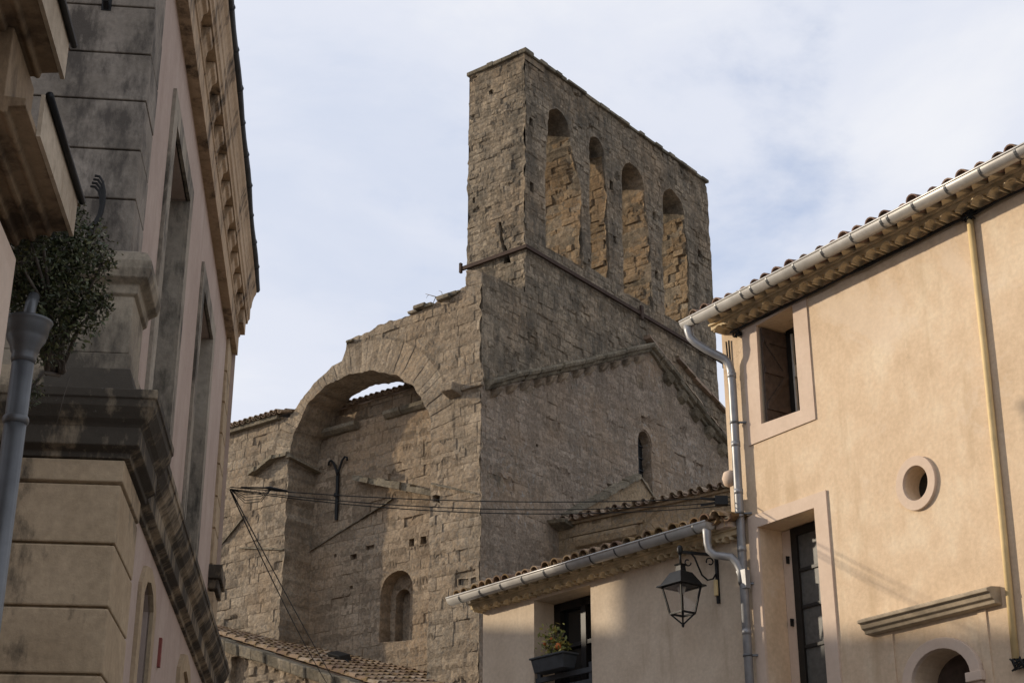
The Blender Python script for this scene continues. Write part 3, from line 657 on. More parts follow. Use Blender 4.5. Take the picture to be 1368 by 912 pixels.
for i in range(NY):                      # tile courses running down to the right
    v = i/(NY-1); y = -1.75+v*2.7
    zz = lambda x: (1-v)*zf(x)+v*zw(x)+.02
    for k in range(24):
        x0 = -8.6+k*.36+rng.uniform(-.03, .03); x1 = x0+.44
        for cover in (0, 1):
            yy = y+(.11 if not cover else 0)+rng.uniform(-.015, .015); V = []; F = []; m_ = 6; t_ = min(1, max(0, rng.gauss(.5, .28)))
            for (q, rr, lf) in ((x0, .082, .0), (x1, .1, .03)):
                for rad in (rr, rr-.016):
                    for s in range(m_+1):
                        g = math.pi*s/m_; lz = math.sin(g)*rad
                        V.append((q, yy+math.cos(g)*rad, zz(q)+(lz+.02 if cover else .055-lz)+lf))
            w_ = m_+1
            for s in range(m_): F += [(s, s+1, 2*w_+s+1, 2*w_+s), (w_+s+1, w_+s, 3*w_+s, 3*w_+s+1), (2*w_+s, 2*w_+s+1, 3*w_+s+1, 3*w_+s)]
            mb.add(V, F, t_)
mb.add([(-8.6, -1.9, zf(-8.6)), (-.5, -1.9, zf(-.5)), (-.5, 1.05, zw(-.5)), (-8.6, 1.05, zw(-8.6))], [(0, 1, 2, 3)], .2)
mb.build('roof', M['mosstile'], LT)
# floodlight on the lean-to roof
FL = MB(); FL.hexa([(-4.05, -.62, 9.02), (-3.62, -.62, 8.88), (-3.6, -.3, 8.92), (-4.03, -.3, 9.06), (-4.08, -.7, 9.14), (-3.64, -.7, 9.0), (-3.62, -.36, 9.1), (-4.05, -.36, 9.24)])
FL.bar((-3.85, -.45, 8.75), (-3.85, -.45, 9.0), .05); FL.bar((-3.62, -.5, 8.95), (-3.5, -.45, 8.8), .06)
o = FL.build('floodlight', M['black'], None, .01); o.location = LT.location; o.rotation_euler = LT.rotation_euler; tag(o, 'small black floodlight lying on the mossy lean-to roof', 'floodlight')

# ================================================================== gutters, génoise, pipes
def gutter(mb, x0, x1, y, z, r=.078):
    n = 10; V = []; F = []
    for x in (x0, x1):
        for rr in (r, r-.006):
            for k in range(n+1):
                a = math.pi+math.pi*k/n; V.append((x, y+rr*math.cos(a), z+rr*math.sin(a)))
    w = n+1
    for k in range(n): F += [(k, k+1, 2*w+k+1, 2*w+k), (w+k+1, w+k, 3*w+k, 3*w+k+1), (k, w+k, w+k+1, k+1), (2*w+k, 2*w+k+1, 3*w+k+1, 3*w+k)]
    F += [(n, w+n, 3*w+n, 2*w+n)]
    mb.add(V, F, .5, 0, True)
    mb.add([(x0, y+r*math.cos(math.pi+math.pi*k/n), z+r*math.sin(math.pi+math.pi*k/n)) for k in range(n+1)], [tuple(range(n+1))])
    mb.add([(x1, y+r*math.cos(math.pi+math.pi*k/n), z+r*math.sin(math.pi+math.pi*k/n)) for k in range(n+1)], [tuple(range(n+1))])
    mb.tube([(x0, y-r, z+.004), (x1, y-r, z+.004)], .011, 6)          # rolled front bead
def clips(par, mat, xs, y, z, r=.078):
    for x in xs:
        n = 10; V = []; F = []
        for xx in (x-.012, x+.012):
            for k in range(n+1):
                a = math.pi+math.pi*k/n; V.append((xx, y+(r+.005)*math.cos(a), z+(r+.005)*math.sin(a)))
        for k in range(n): F.append((k, k+1, n+2+k, n+1+k))
        c = MB(); c.add(V, F); c.build('gutter_clip', mat, par)
def genoise(mb, x0, x1, z, y=0., pitch=.2, r=.082, seed=0, teeth=True, prot=(.16, .33)):
    rng = random.Random(seed); x = x0+.05
    while x < x1-.1:                     # lower row: half round tiles bedded in mortar
        V = []; F = []; m = 8; j = rng.uniform(-.01, .01); dz = rng.uniform(-.006, .006)
        for yy in (y+.03, y-prot[0]+j):
            for rad in (r, r-.016):
                for s in range(m+1):
                    g = math.pi*s/m; V.append((x+pitch/2+math.cos(g)*rad, yy, z+dz+math.sin(g)*rad*.9))
        w = m+1
        for s in range(m): F += [(s, s+1, 2*w+s+1, 2*w+s), (w+s+1, w+s, 3*w+s, 3*w+s+1), (2*w+s, 2*w+s+1, 3*w+s+1, 3*w+s)]
        F += [(0, 2*w, 3*w, w), (m, w+m, 3*w+m, 2*w+m)]
        mb.add(V, F, rng.random()); x += pitch
    mb.box(x0, x1, y-prot[0]+.02, y+.02, z+r*.62, z+.1)               # mortar bed
    mb.box(x0-.01, x1, y-prot[0]-.012, y+.02, z+.1, z+.122)
    if teeth:
        x = x0
        while x < x1-.05:                # upper row: bricks set on the diagonal
            cx = x+.1; j = rng.uniform(-.012, .012)
            mb.add([(cx-.095, y-prot[0]+.02, z+.124), (cx+.095, y-prot[0]+.02, z+.124), (cx+.02+j, y-prot[1]+.03, z+.124), (cx-.095, y-prot[0]+.02, z+.19), (cx+.095, y-prot[0]+.02, z+.19), (cx+.02+j, y-prot[1]+.03, z+.19)],
                   [(0, 2, 1), (3, 4, 5), (0, 3, 5, 2), (1, 2, 5, 4), (0, 1, 4, 3)], rng.random()); x += .195
        mb.box(x0-.01, x1, y-prot[1], y+.02, z+.192, z+.215)
def pipe_joint(mb, p, r): mb.tube([(p[0], p[1], p[2]-.03), (p[0], p[1], p[2]+.03)], r, 12)

# ================================================================== PLASTER HOUSE on the right (x towards the viewer along the wall, y inwards)
RH = thing('plaster_house', 'tall peach plastered house with tiled eave and zinc gutter on the right', 'house', (2.435, 16.825, 0), -.9809)
mb = MB()
rw1 = [(.58, 7.45), (1.2, 7.42), (1.2, 8.66), (.6, 8.62)]; rw2 = [(.42, 4.45), (1.3, 4.45), (1.3, 6.32), (.42, 6.32)]
occ = [(2.69+.155*math.cos(R(-a)), 6.215+.17*math.sin(R(-a))) for a in range(0, 360, 12)]
DC = (2.76, 4.31); DX0, DX1, DR, DZ = 2.41, 3.11, .35, .28
pl = lambda q, y: None
WALLR = [(0, 0), (9.5, 0), (9.5, 8.75), (0, 8.75)]
panel(mb, [(0, .02)]+WALLR[1:1]+[(DX0, .02)]+[(DX0, DC[1])]+arc(DC[0], DC[1], DR, 180, 0, 14, DZ)[1:-1]+[(DX1, DC[1]), (DX1, .02), (9.5, .02), (9.5, 8.75), (0, 8.75)], [rw1, rw2, occ], FRONT(0), seed=1, plain=True, hole_depth=(.45, .42, .2), edge_depth=.35,
      jamb=lambda li, p: li > 0 or (2.38 < p[0] < 3.14 and p[1] < 4.62 and p[1] > .05))
mb.box(0, .004, .004, 5, 0, 8.75); mb.build('wall', M['peach'], RH)
# casings: bands standing 18 mm proud
def band(mb, loop_out, loop_in, y0, y1):
    n = len(loop_out); V = [(x, y1, z) for x, z in loop_out]+[(x, y1, z) for x, z in loop_in]+[(x, y0, z) for x, z in loop_out]+[(x, y0, z) for x, z in loop_in]; F = []
    for i in range(n):
        j = (i+1) % n; F += [(i, j, n+j, n+i), (i, 2*n+i, 2*n+j, j), (n+i, n+j, 3*n+j, 3*n+i)]
    mb.add(V, F)
mb = MB(); band(mb, [(.36, 7.26), (1.41, 7.26), (1.41, 8.72), (.36, 8.72)], [(.585, 7.45), (1.195, 7.425), (1.195, 8.655), (.605, 8.62)], .01, -.016)
w1 = mb.build('window', M['casing'], RH)
mb = MB(); mb.bar((.63, .05, 7.48), (.645, .36, 7.48), .03, .05); mb.box(.612, .64, .03, .40, 7.47, 8.6); 
for z in (7.62, 8.05, 8.42): mb.box(.64, .658, .04, .39, z, z+.07)
mb.bar((.652, .06, 7.68), (.652, .36, 8.06), .014, .05); mb.bar((.652, .36, 8.1), (.652, .08, 8.42), .014, .05); mb.build('shutter', M['wood'], w1)
mb = MB(); mb.box(.58, 1.22, .445, .46, 7.4, 8.7); mb.build('pane', M['glass'], w1)
mb = MB(); mb.box(.66, .73, .38, .43, 7.44, 8.64); mb.box(1.1, 1.19, .36, .43, 7.44, 8.64); mb.box(.66, 1.19, .38, .43, 8.56, 8.64); mb.box(.66, 1.19, .38, .43, 7.43, 7.5); mb.build('sash', M['frame'], w1)
mb = MB(); mb.box(.735, .76, .375, .40, 7.5, 8.56); mb.box(.79, .81, .34, .38, 8.02, 8.16); mb.build('latch', M['whiteframe'], w1)
mb = MB(); band(mb, [(.28, 4.2), (1.48, 4.2), (1.48, 6.46), (.28, 6.46)], [(.425, 4.45), (1.295, 4.45), (1.295, 6.315), (.425, 6.315)], .01, -.022)
w2 = mb.build('window', M['casing'], RH)
mb = MB(); mb.box(.64, 1.28, .343, .35, 4.5, 6.25); mb.build('pane', M['curtain'], w2)
mb = MB(); X0, X1 = .57, 1.29
mb.box(X0, X0+.09, .315, .38, 4.45, 6.31); mb.box(X1-.03, X1, .315, .38, 4.45, 6.31); mb.box(X0+.09, X1-.03, .316, .38, 6.22, 6.31); mb.box(X0+.09, X1-.03, .316, .38, 4.45, 4.55)
for z in (5.0, 5.42, 5.82): mb.box(X0+.08, X1-.02, .325, .375, z, z+.035)
mb.build('sash', M['frame'], w2)
mb = MB(); mb.box(.424, .568, .33, .39, 4.45, 6.31); mb.build('folded_shutter', M['casing'], w2)
for z in (5.98, 5.3, 4.6):
    mb = MB(); mb.box(.505, .52, .29, .332, z-.04, z+.04); mb.box(.505, .54, .295, .315, z+.02, z+.035); mb.build('shutter_catch', M['black'], w2)
# round window
ro = [(2.69+.25*math.cos(R(a)), 6.215+.27*math.sin(R(a))) for a in range(0, 360, 10)]; ri = [(2.69+.158*math.cos(R(a)), 6.215+.173*math.sin(R(a))) for a in range(0, 360, 10)]
mb = MB(); band(mb, ro, ri, .01, -.035); oc = mb.build('round_window', M['casing'], RH, .004)
mb = MB(); mb.box(2.5, 2.9, .19, .2, 6.0, 6.4); mb.build('pane', M['glass'], oc)
mb = MB(); mb.bar((2.8, .15, 6.3), (2.8, .15, 6.12), .02); mb.bar((2.76, .15, 6.33), (2.76, .15, 6.1), .015); mb.build('grille', M['black'], oc)
# hood moulding over the door, door surround
mb = MB(); mb.extrude([(.02, 4.86), (-.09, 4.87), (-.10, 4.90), (-.135, 4.915), (-.15, 4.96), (-.185, 4.965), (-.185, 4.995), (-.12, 5.02), (.02, 5.035)], 1.92, 3.52); mb.build('hood_moulding', M['hood'], RH, .006)
mb = MB()
ao = arc(DC[0], DC[1], .47, 180, 0, 14, .385); ai = arc(DC[0], DC[1], .352, 180, 0, 14, .282)
V = [(x, -.05, z) for x, z in ao]+[(x, -.05, z) for x, z in ai]+[(x, .01, z) for x, z in ao]+[(x, .01, z) for x, z in ai]; n = 15
mb.add(V, [f for i in range(n-1) for f in ((i, n+i, n+i+1, i+1), (i, i+1, 2*n+i+1, 2*n+i), (n+i, 3*n+i, 3*n+i+1, n+i+1))])
mb.box(3.07, 3.255, -.075, .12, 4.235, 4.32); mb.box(2.265, 2.44, -.075, .12, 4.235, 4.32); mb.box(3.105, 3.22, -.04, .10, 0, 4.234); mb.box(2.3, 2.415, -.04, .10, 0, 4.234)
dr = mb.build('doorway', M['casing'], RH, .006)
mb = MB(); mb.box(2.3, 3.15, .30, .34, 0, 4.7); mb.build('door', M['wood'], dr)
mb = MB(); mb.box(3.24, 3.335, -.014, .02, 0, 4.86); mb.build('door_panel', M['peach'], RH)
mb = MB(); mb.box(1.99, 2.2, -.014, .02, 0, 4.86); mb.build('door_panel', M['peach'], RH)
# eave
mb = MB(); genoise(mb, -.02, 9.4, 8.70, seed=71); mb.build('eave', M['genoise'], RH)
mb = tiles(MB(), .0, 9.4, -.365, 8.83, .25, 4.2, seed=72, r=.074, jit=2.4)
mb.add([(-.1, -.31, 8.916), (9.5, -.31, 8.916), (9.5, 5, 10.2), (-.1, 5, 10.2)], [(0, 1, 2, 3)]); mb.build('roof', M['tile'], RH)
mb = MB(); gutter(mb, -.16, 9.4, -.42, 8.82); g = mb.build('gutter', M['zinc'], RH)
clips(g, M['oldzinc'], [.05+.42*k for k in range(22)]+[1.05, 3.08], -.42, 8.82)
mb = MB(); PX = .235
mb.tube([(-.09, -.42, 8.78), (-.09, -.42, 8.70), (-.075, -.41, 8.62), (-.03, -.38, 8.55), (.05, -.30, 8.46), (.13, -.22, 8.385), (.19, -.15, 8.33), (PX-.02, -.11, 8.27), (PX-.005, -.095, 8.18), (PX, -.09, 8.0), (PX, -.09, .1)], [.062, .05]+[.047]*9, 14)
for z in (8.12, 7.3, 6.75, 6.1, 5.2, 4.6, 3.8): pipe_joint(mb, (PX, -.09, z), .052)
mb.build('downspout', M['zincpipe'], RH)
for z in (7.55, 6.5, 5.72, 4.95, 4.2): mb = MB(); mb.tube([(PX, -.09, z-.012), (PX, -.09, z+.012)], .056, 12); mb.bar((PX+.04, -.07, z), (PX+.1, .02, z), .02); mb.build('pipe_clamp', M['oldzinc'], RH)
mb = MB(); mb.tube([(3.72, -.035, 8.66), (3.70, -.035, 7.2), (3.66, -.035, 5.6), (3.62, -.035, 4.36)], .034, 10); mb.build('cable_duct', M['yellow'], RH)
mb = MB(); mb.lathe([(.02, -.1), (.08, -.07), (.1, 0), (.08, .07), (.02, .1)], (-.0, .02, 6.98), 14); mb.build('corner_boss', M['casing'], RH)
# cables along the eave, tangles
mb = MB(); rng = random.Random(4)
for k in range(3):
    mb.tube([(x, -.02-.012*k+rng.uniform(-.008, .008), 8.69-.012*k+rng.uniform(-.012, .012)) for x in np.arange(.2, 9, .3)], .011, 5)
mb.build('eave_cable', M['cable'], RH)
for (cx, cz, s, n) in ((3.72, 8.66, .09, 12), (.33, 8.6, .06, 7), (3.66, 4.31, .09, 9)):
    mb = MB()
    for q in range(n):
        p = [(cx+rng.uniform(-s, s), -.05+rng.uniform(-.03, .02), cz+rng.uniform(-s*.6, s*.6)) for _ in range(4)]; mb.tube(p, .009, 5)
    mb.build('cable_tangle', M['cable'], RH)
for x in (.07, .115): mb = MB(); mb.tube([(x+.03+rng.uniform(-.008, .008), -.02, z) for z in np.arange(8.6, 5.0, -.25)], .010, 5); mb.build('corner_cable', M['cable'], RH)

# ================================================================== LOW HOUSE with the lantern (x right, y inwards)
LO, LRZ = (2.544, 16.662, 0), -.8796
LH = thing('low_house', 'low cream rendered house with mossy tiled eave and zinc gutter', 'house', LO, LRZ)
mb = MB(); lwin = [(-3.56, 4.7), (-2.51, 4.7), (-2.51, 6.21), (-3.56, 6.21)]
panel(mb, [(-4.58, 0), (.1, 0), (.1, 6.3), (-4.58, 6.3)], [lwin], FRONT(0), plain=True, hole_depth=.46, edge_depth=0)
mb.box(-4.58, -4.57, .004, 5, 0, 6.3); mb.build('wall', M['cream'], LH)
mb = MB(); mb.box(-3.5, -2.5, .40, .43, 4.6, 6.25); lwn = mb.build('window', M['glass'], LH)
mb = MB(); mb.box(-3.56, -3.44, .33, .4, 4.7, 6.2); mb.box(-2.62, -2.51, .33, .4, 4.7, 6.2); mb.box(-3.56, -2.51, .33, .4, 6.1, 6.2); mb.box(-3.06, -2.97, .33, .4, 4.7, 6.2); mb.box(-3.44, -2.6, .34, .39, 5.62, 5.67); mb.build('sash', M['frame'], lwn)
mb = MB(); mb.box(-2.66, -2.63, .30, .33, 5.3, 6.0); mb.build('sash_edge', M['whiteframe'], lwn)
mb = MB(); mb.box(-3.56, -2.53, .02, .06, 5.18, 5.24); mb.box(-3.56, -2.53, .02, .06, 5.0, 5.1); mb.box(-3.56, -2.53, .02, .06, 4.8, 4.92); mb.box(-3.54, -3.48, .03, .07, 4.7, 5.3); mb.box(-2.6, -2.54, .03, .07, 4.7, 5.3); mb.build('balustrade', M['slate'], lwn)
mb = MB(); genoise(mb, -4.72, .0, 6.24, seed=81, teeth=True, prot=(.12, .24), r=.07); mb.build('eave', M['genoise'], LH)
mb = tiles(MB(), -4.78, -.1, -.27, 6.425, .19, 4.2, seed=82, r=.074, pitch=.18, jit=2.2)
mb.add([(-4.8, -.2, 6.44), (.1, -.2, 6.44), (.1, 5, 7.45), (-4.8, 5, 7.45)], [(0, 1, 2, 3)]); mb.build('roof', M['mosstile'], LH)
mb = MB(); gutter(mb, -4.88, -.22, -.3, 6.42, .082); g = mb.build('gutter', M['zinc'], LH)
clips(g, M['oldzinc'], [-4.62+.42*k for k in range(11)]+[-2.1], -.3, 6.42, .082)
mb = MB(); mb.tube([(-.28, -.3, 6.42), (-.28, -.3, 6.3), (-.28, -.3, 6.2), (-.27, -.29, 6.12), (-.22, -.26, 6.06), (-.14, -.21, 6.04), (-.06, -.17, 6.02), (-.01, -.14, 5.95), (.02, -.12, 5.86), (.03, -.12, 5.72)], [.055, .048]+[.043]*8, 12)
mb.hexa([(.05, -.15, 5.66), (.11, -.15, 5.66), (.11, -.08, 5.66), (.05, -.08, 5.66), (-.02, -.155, 5.86), (.11, -.155, 5.86), (.11, -.075, 5.86), (-.02, -.075, 5.86)])
mb.build('downspout', M['zincpipe'], LH)
mb = MB(); mb.hexa([(-.24, -.2, 6.36), (-.06, -.2, 6.36), (-.0, .0, 6.36), (-.24, .0, 6.36), (-.24, -.2, 6.50), (-.06, -.2, 6.46), (.0, .0, 6.52), (-.24, .0, 6.54)]); mb.build('eave_end', M['casing'], LH, .01)

# flower box and plant on the window
FB = MB(); FB.hexa([(-3.40, -.14, 5.26), (-2.86, -.14, 5.26), (-2.86, .04, 5.26), (-3.40, .04, 5.26), (-3.43, -.17, 5.42), (-2.83, -.17, 5.42), (-2.83, .06, 5.42), (-3.43, .06, 5.42)]); FB.box(-3.45, -2.81, -.185, .075, 5.42, 5.445)
o = FB.build('flower_box', M['slate'], None, .008); o.location = LO; o.rotation_euler = (0, 0, LRZ); tag(o, 'grey planter trough on the balustrade of the low house window', 'flower box')
PT = thing('potted_plant', 'yellow green plant with orange blooms growing in the grey flower box', 'plant', LO, LRZ)
rng = random.Random(91)
def leaf(mb, p, s, rng, tone):
    a = Vector((rng.gauss(0, 1), rng.gauss(0, 1), rng.gauss(0, .8))).normalized(); b = a.cross(Vector((rng.gauss(0, 1), rng.gauss(0, 1), rng.gauss(0, 1)))).normalized(); p = Vector(p)
    mb.add([p-a*s, p+b*s*.45, p+a*s, p-b*s*.45], [(0, 1, 2, 3)], tone)
mb = MB()
for q in range(260):
    c = [(-3.12, -.05, 5.72, .13), (-3.2, -.05, 5.56, .13), (-2.98, -.05, 5.53, .12)][rng.randrange(3)]
    p = [c[i]+rng.gauss(0, c[3]*.5) for i in range(3)]; p[2] = max(p[2], 5.44); leaf(mb, p, rng.uniform(.02, .045), rng, rng.random())
mb.build('foliage', M['flower'], PT)
mb = MB()
for q in range(14): mb.tube([(-3.1+rng.uniform(-.1, .1), -.05, 5.42), (-3.1+rng.uniform(-.2, .2), -.05+rng.uniform(-.05, .05), 5.7)], .004, 4)
mb.build('stem', M['twig'], PT)
for c, s in (((-2.99, -.11, 5.53), .042), ((-3.25, -.1, 5.6), .022), ((-3.1, -.12, 5.64), .018)):
    mb = MB(); mb.lathe([(.2*s, -s), (.8*s, -.6*s), (s, 0), (.8*s, .6*s), (.2*s, s)], c, 9); mb.build('bloom', M['bloom'], PT)

# ------------------------------------------------------------------ wall lantern
LA = thing('wall_lantern', 'black four sided street lantern hanging from a scrolled wall bracket', 'street lamp', (0, 0, 0))
LA.location = LO; LA.rotation_euler = (0, 0, LRZ)
ax, ay, az = -.42, 0., 6.14      # head of the wall plate
ex, ey = -.575, -.43             # arm end
mb = MB(); mb.bar((ax, -.02, az+.04), (ax, -.02, 5.6), .03, .03); A = Vector((ax, -.02, az)); E_ = Vector((ex, ey, az)); mb.bar(A, E_, .028, .03)
def along(t, z): p = A.lerp(E_, t); return (p.x, p.y, z)
mb.tube([along(.03, 5.93), along(.12, 5.87), along(.27, 5.85), along(.42, 5.9), along(.52, 6.0), along(.6, 6.09), along(.7, 6.135)], .010, 6)
for (ct, cz, s, a0, a1) in ((.18, 6.06, .048, -20, 300), (.8, 6.03, .042, 180, 480)):
    mb.tube([along(ct+s*(1-.0012*abs(a-a0))*math.cos(R(a))/.45, cz+s*(1-.0012*abs(a-a0))*math.sin(R(a))) for a in np.linspace(a0, a1, 14)], .008, 6)
mb.lathe([(.02, -.05), (.03, -.02), (.035, .02), (.02, .05)], (ex, ey, az+.02), 10); mb.tube([(ex, ey, az+.02), (ex, ey, 5.98)], .014, 8)
mb.build('bracket', M['black'], LA)
mb = MB(); mb.box(ax-.03, ax+.02, -.06, -.03, 5.68, 5.86); mb.build('terminal_box', M['yellow'], LA, .01)
lr = R(-2)
def LP(x, y, z): c, s = math.cos(lr), math.sin(lr); return (ex+x*c-y*s, ey+x*s+y*c, z)
def ring4(h, z): return [LP(sx*h, sy*h, z) for sx, sy in ((-1, -1), (1, -1), (1, 1), (-1, 1))]
mb = MB(); mb.hexa(ring4(.045, 5.985)+ring4(.052, 6.0)); mb.hexa(ring4(.042, 5.92)+ring4(.036, 5.99)); mb.hexa(ring4(.168, 5.765)+ring4(.088, 5.905)); mb.hexa(ring4(.088, 5.905)+ring4(.042, 5.925)); mb.hexa(ring4(.198, 5.75)+ring4(.19, 5.766))
mb.build('cap', M['black'], LA)
mb = MB(); T_, B_ = ring4(.148, 5.75), ring4(.095, 5.455); tip = LP(0, 0, 5.335)
for k in range(4):
    mb.bar(T_[k], B_[k], .018); mb.bar(B_[k], B_[(k+1) % 4], .02); mb.bar(T_[k], T_[(k+1) % 4], .016); mb.bar(B_[k], tip, .016)
mb.lathe([(.006, -.03), (.016, -.015), (.016, .01), (.008, .025)], tip, 8); mb.build('frame', M['black'], LA)
for k in range(4): MB().add([T_[k], T_[(k+1) % 4], B_[(k+1) % 4], B_[k]], [(0, 1, 2, 3)]).build('pane', M['pane'], LA)
mb = MB(); mb.lathe([(.03, -.07), (.05, 0), (.03, .03)], LP(0, 0, 5.74), 10); mb.build('lamp_holder', M['whiteframe'], LA)

# ================================================================== TOWN HOUSE on the left (x away from the viewer along the facade, y inwards)
FO, FRZ = (-2.094, 8.135, 0), 1.679
TH = thing('town_house', 'pink town house with grey quoins and deep modillion cornice on the left', 'house', FO, FRZ)
LEN = 7.55
mb = MB()
fw1 = [(1.55, 4.75), (2.7, 4.75), (2.7, 7.3), (1.55, 7.3)]; fw2 = [(4.3, 4.75), (5.4, 4.75), (5.4, 7.27), (4.3, 7.27)]
panel(mb, [(.1, 4.5), (LEN, 4.5), (LEN, 8.1), (.1, 8.1)], [fw1, fw2], FRONT(.13), plain=True, hole_depth=.45, edge_depth=0)
lw1 = [(1.55, 2.2), (2.1, 2.2), (2.1, 3.95), (2.0, 4.04), (1.83, 4.08), (1.65, 4.04), (1.55, 3.95)]
panel(mb, [(.05, 0), (LEN, 0), (LEN, 4.5), (.05, 4.5)], [lw1], FRONT(.06), plain=True, hole_depth=.16, edge_depth=0)
mb.add([(.2, .3, 0), (.2, 6, 0), (.2, 6, 8.1), (.2, .3, 8.1)], [(0, 3, 2, 1)]); mb.add([(LEN, .06, 0), (LEN, 6, 0), (LEN, 6, 8.1), (LEN, .06, 8.1)], [(0, 1, 2, 3)])
mb.build('wall', M['pink'], TH)
for (a, b, zt) in ((1.55, 2.7, 7.3), (4.3, 5.4, 7.27)):
    mb = MB(); band(mb, [(a-.2, 4.7), (b+.2, 4.7), (b+.2, zt+.18), (a-.2, zt+.18)], [(a, 4.75), (b, 4.75), (b, zt), (a, zt)], .14, .105)
    mb.box(b-.012, b+.02, .125, .45, 4.75, zt-.01); w = mb.build('window', M['wincase'], TH)
    mb = MB(); mb.box(a+.02, b-.02, .42, .44, 4.75, zt-.02); mb.build('pane', M['curtain'], w)
mb = MB(); band(mb, [(1.4, 2.0), (2.25, 2.0), (2.25, 3.98), (2.1, 4.12), (1.83, 4.17), (1.55, 4.12), (1.4, 3.98)], [(1.55, 2.2), (2.1, 2.2), (2.1, 3.95), (2.0, 4.04), (1.83, 4.08), (1.65, 4.04), (1.55, 3.95)], .07, .035)
w = mb.build('window', M['lowquoin'], TH); mb = MB(); mb.box(1.5, 2.15, .2, .22, 2.1, 4.1); mb.build('pane', M['dark'], w)
mb = MB(); band(mb, [(4.1, 2.0), (5.1, 2.0), (5.1, 3.98), (4.9, 4.12), (4.6, 4.17), (4.3, 4.12), (4.1, 3.98)], [(4.25, 2.2), (4.95, 2.2), (4.95, 3.9), (4.8, 4.0), (4.6, 4.04), (4.4, 4.0), (4.25, 3.9)], .07, .03); mb.add([(4.25, .055, 2.2), (4.95, .055, 2.2), (4.95, .055, 4.05), (4.25, .055, 4.05)], [(0, 1, 2, 3)])
mb.build('window', M['lowquoin'], TH)
for x in (.78, 2.75): mb = MB(); mb.box(x, x+.05, .04, .07, 3.72, 3.92); mb.build('shutter_hook', M['red'], TH)
# quoins: each storey's rusticated corner, wrapping the end wall and the facade
mb = MB(); rng = random.Random(3)
zs = [5.57, 5.94, 6.27, 6.61, 6.94, 7.28, 7.62, 8.0]
for a, b in zip(zs[:-1], zs[1:]): mb.box(.09, .52, .112+rng.uniform(-.003, .003), .95, a+.005, b-.005, rng.random())
mb.box(.108, .51, .127, .93, 5.5, 8.0); mb.build('upper_quoin', M['quoin'], TH, .007)
mb = MB()
for a, b in zip(zs[:-1], zs[1:]): mb.box(LEN-.45, LEN+.03, .10, .6, a+.008, b-.008, rng.random())
mb.box(LEN-.43, LEN+.012, .118, .6, 4.7, 8.0); mb.build('far_quoin', M['lowquoin'], TH, .007)
mb = MB(); mb.box(.05, .60, .045, .98, 4.62, 4.95); mb.box(.07, .54, .06, .96, 4.957, 5.32); mb.build('pedestal', M['pedestal'], TH, .008)
mb = MB(); mb.box(LEN-.45, LEN+.04, .06, .6, 4.6, 5.3); mb.build('far_pedestal', M['lowquoin'], TH, .012)
mb = MB()
prof = [(0, 5.30), (-.03, 5.32), (-.035, 5.37), (-.085, 5.40), (-.10, 5.45), (-.10, 5.50), (-.07, 5.56), (0, 5.6)]
def wrap(mb, prof, x0, x1, y0, yend, tone=.5):        # moulding running along the end wall (x0) then the facade (y0)
    n = len(prof); V = []
    for (d, z) in prof: V.append((x0+d, yend, z))
    for (d, z) in prof: V.append((x0+d, y0+d, z))
    for (d, z) in prof: V.append((x1, y0+d, z))
    F = [(s*n+k, s*n+k+1, (s+1)*n+k+1, (s+1)*n+k) for s in (0, 1) for k in range(n-1)]
    F += [tuple(range(2*n, 3*n))]
    mb.add(V, F, tone)
wrap(mb, prof, .08, .56, .07, 1.2); mb.build('capital', M['pedestal'], TH, .006)
mb = MB(); mb.box(LEN-.5, LEN+.1, .0, .6, 5.42, 5.56); mb.box(LEN-.47, LEN+.07, .03, .6, 5.32, 5.419); mb.build('far_capital', M['crust'], TH, .012)
mb = MB()
wrap(mb, [(.02, 4.16), (-.03, 4.18), (-.03, 4.30), (.02, 4.30)], .02, .8, .04, 2.0)
mb2 = MB()
prof = [(.03, 4.30), (-.015, 4.31), (-.015, 4.34), (-.065, 4.37), (-.065, 4.47), (-.075, 4.485), (-.10, 4.51), (-.135, 4.57), (-.14, 4.61), (-.15, 4.615), (-.15, 4.665), (.1, 4.70)]
wrap(mb2, prof, .0, .85, .0, 2.2); mb2.hexa([(-.03, -.01, 4.69), (.60, -.01, 4.69), (.60, 1.1, 4.69), (-.03, 1.1, 4.69), (.03, .035, 4.85), (.60, .035, 4.85), (.60, 1.1, 4.85), (.03, 1.1, 4.85)])
pr2 = [(d+.05, z-.012) for d, z in prof]
wrap(mb2, pr2, .3, LEN+.1, .0, .1)
mb2.build('floor_cornice', M['crust'], TH, .006); mb.build('frieze', M['lowquoin'], TH, .006)
mb = MB(); z = 4.17; k = 0
while z > .1:
    h = (.335, .34, .35)[k % 3]; mb.box(0, .82-(k % 2)*.0, .02, 1.4, z-h+.006, z-.006, rng.random()); z -= h; k += 1
mb.box(.03, .8, .05, 1.35, 0, 4.2); mb.build('lower_quoin', M['lowquoin'], TH, .009)
# main cornice
mb = MB()
mb.extrude([(.14, 8.0), (.043, 8.0), (.043, 8.21), (.03, 8.22), (.03, 8.24), (.14, 8.24)], -1.2, LEN+.05, tone=.4)
mb.extrude([(.14, 8.24), (.05, 8.24), (.045, 8.40), (.14, 8.40)], -1.2, LEN+.05)
mb.extrude([(.14, 8.40), (-.035, 8.40), (-.04, 8.44), (-.055, 8.46), (-.055, 8.58), (-.065, 8.60), (-.07, 8.66), (-.085, 8.72), (-.105, 8.76), (-.11, 8.82), (.14, 8.9)], -1.2, LEN+.12)
mb.box(LEN-.3, LEN+.05, -.02, .14, 8.24, 8.40)
mb.build('main_cornice', M['cornice'], TH, .004)
x = -1.0; mb = None
while x < LEN-.1:
    c = MB(); c.extrude([(.05, 8.24), (.035, 8.25), (.02, 8.28), (.012, 8.33), (-.018, 8.35), (-.024, 8.395), (.05, 8.395)], x, x+.25); c.build('modillion', M['cornice'], TH, .006); x += .49
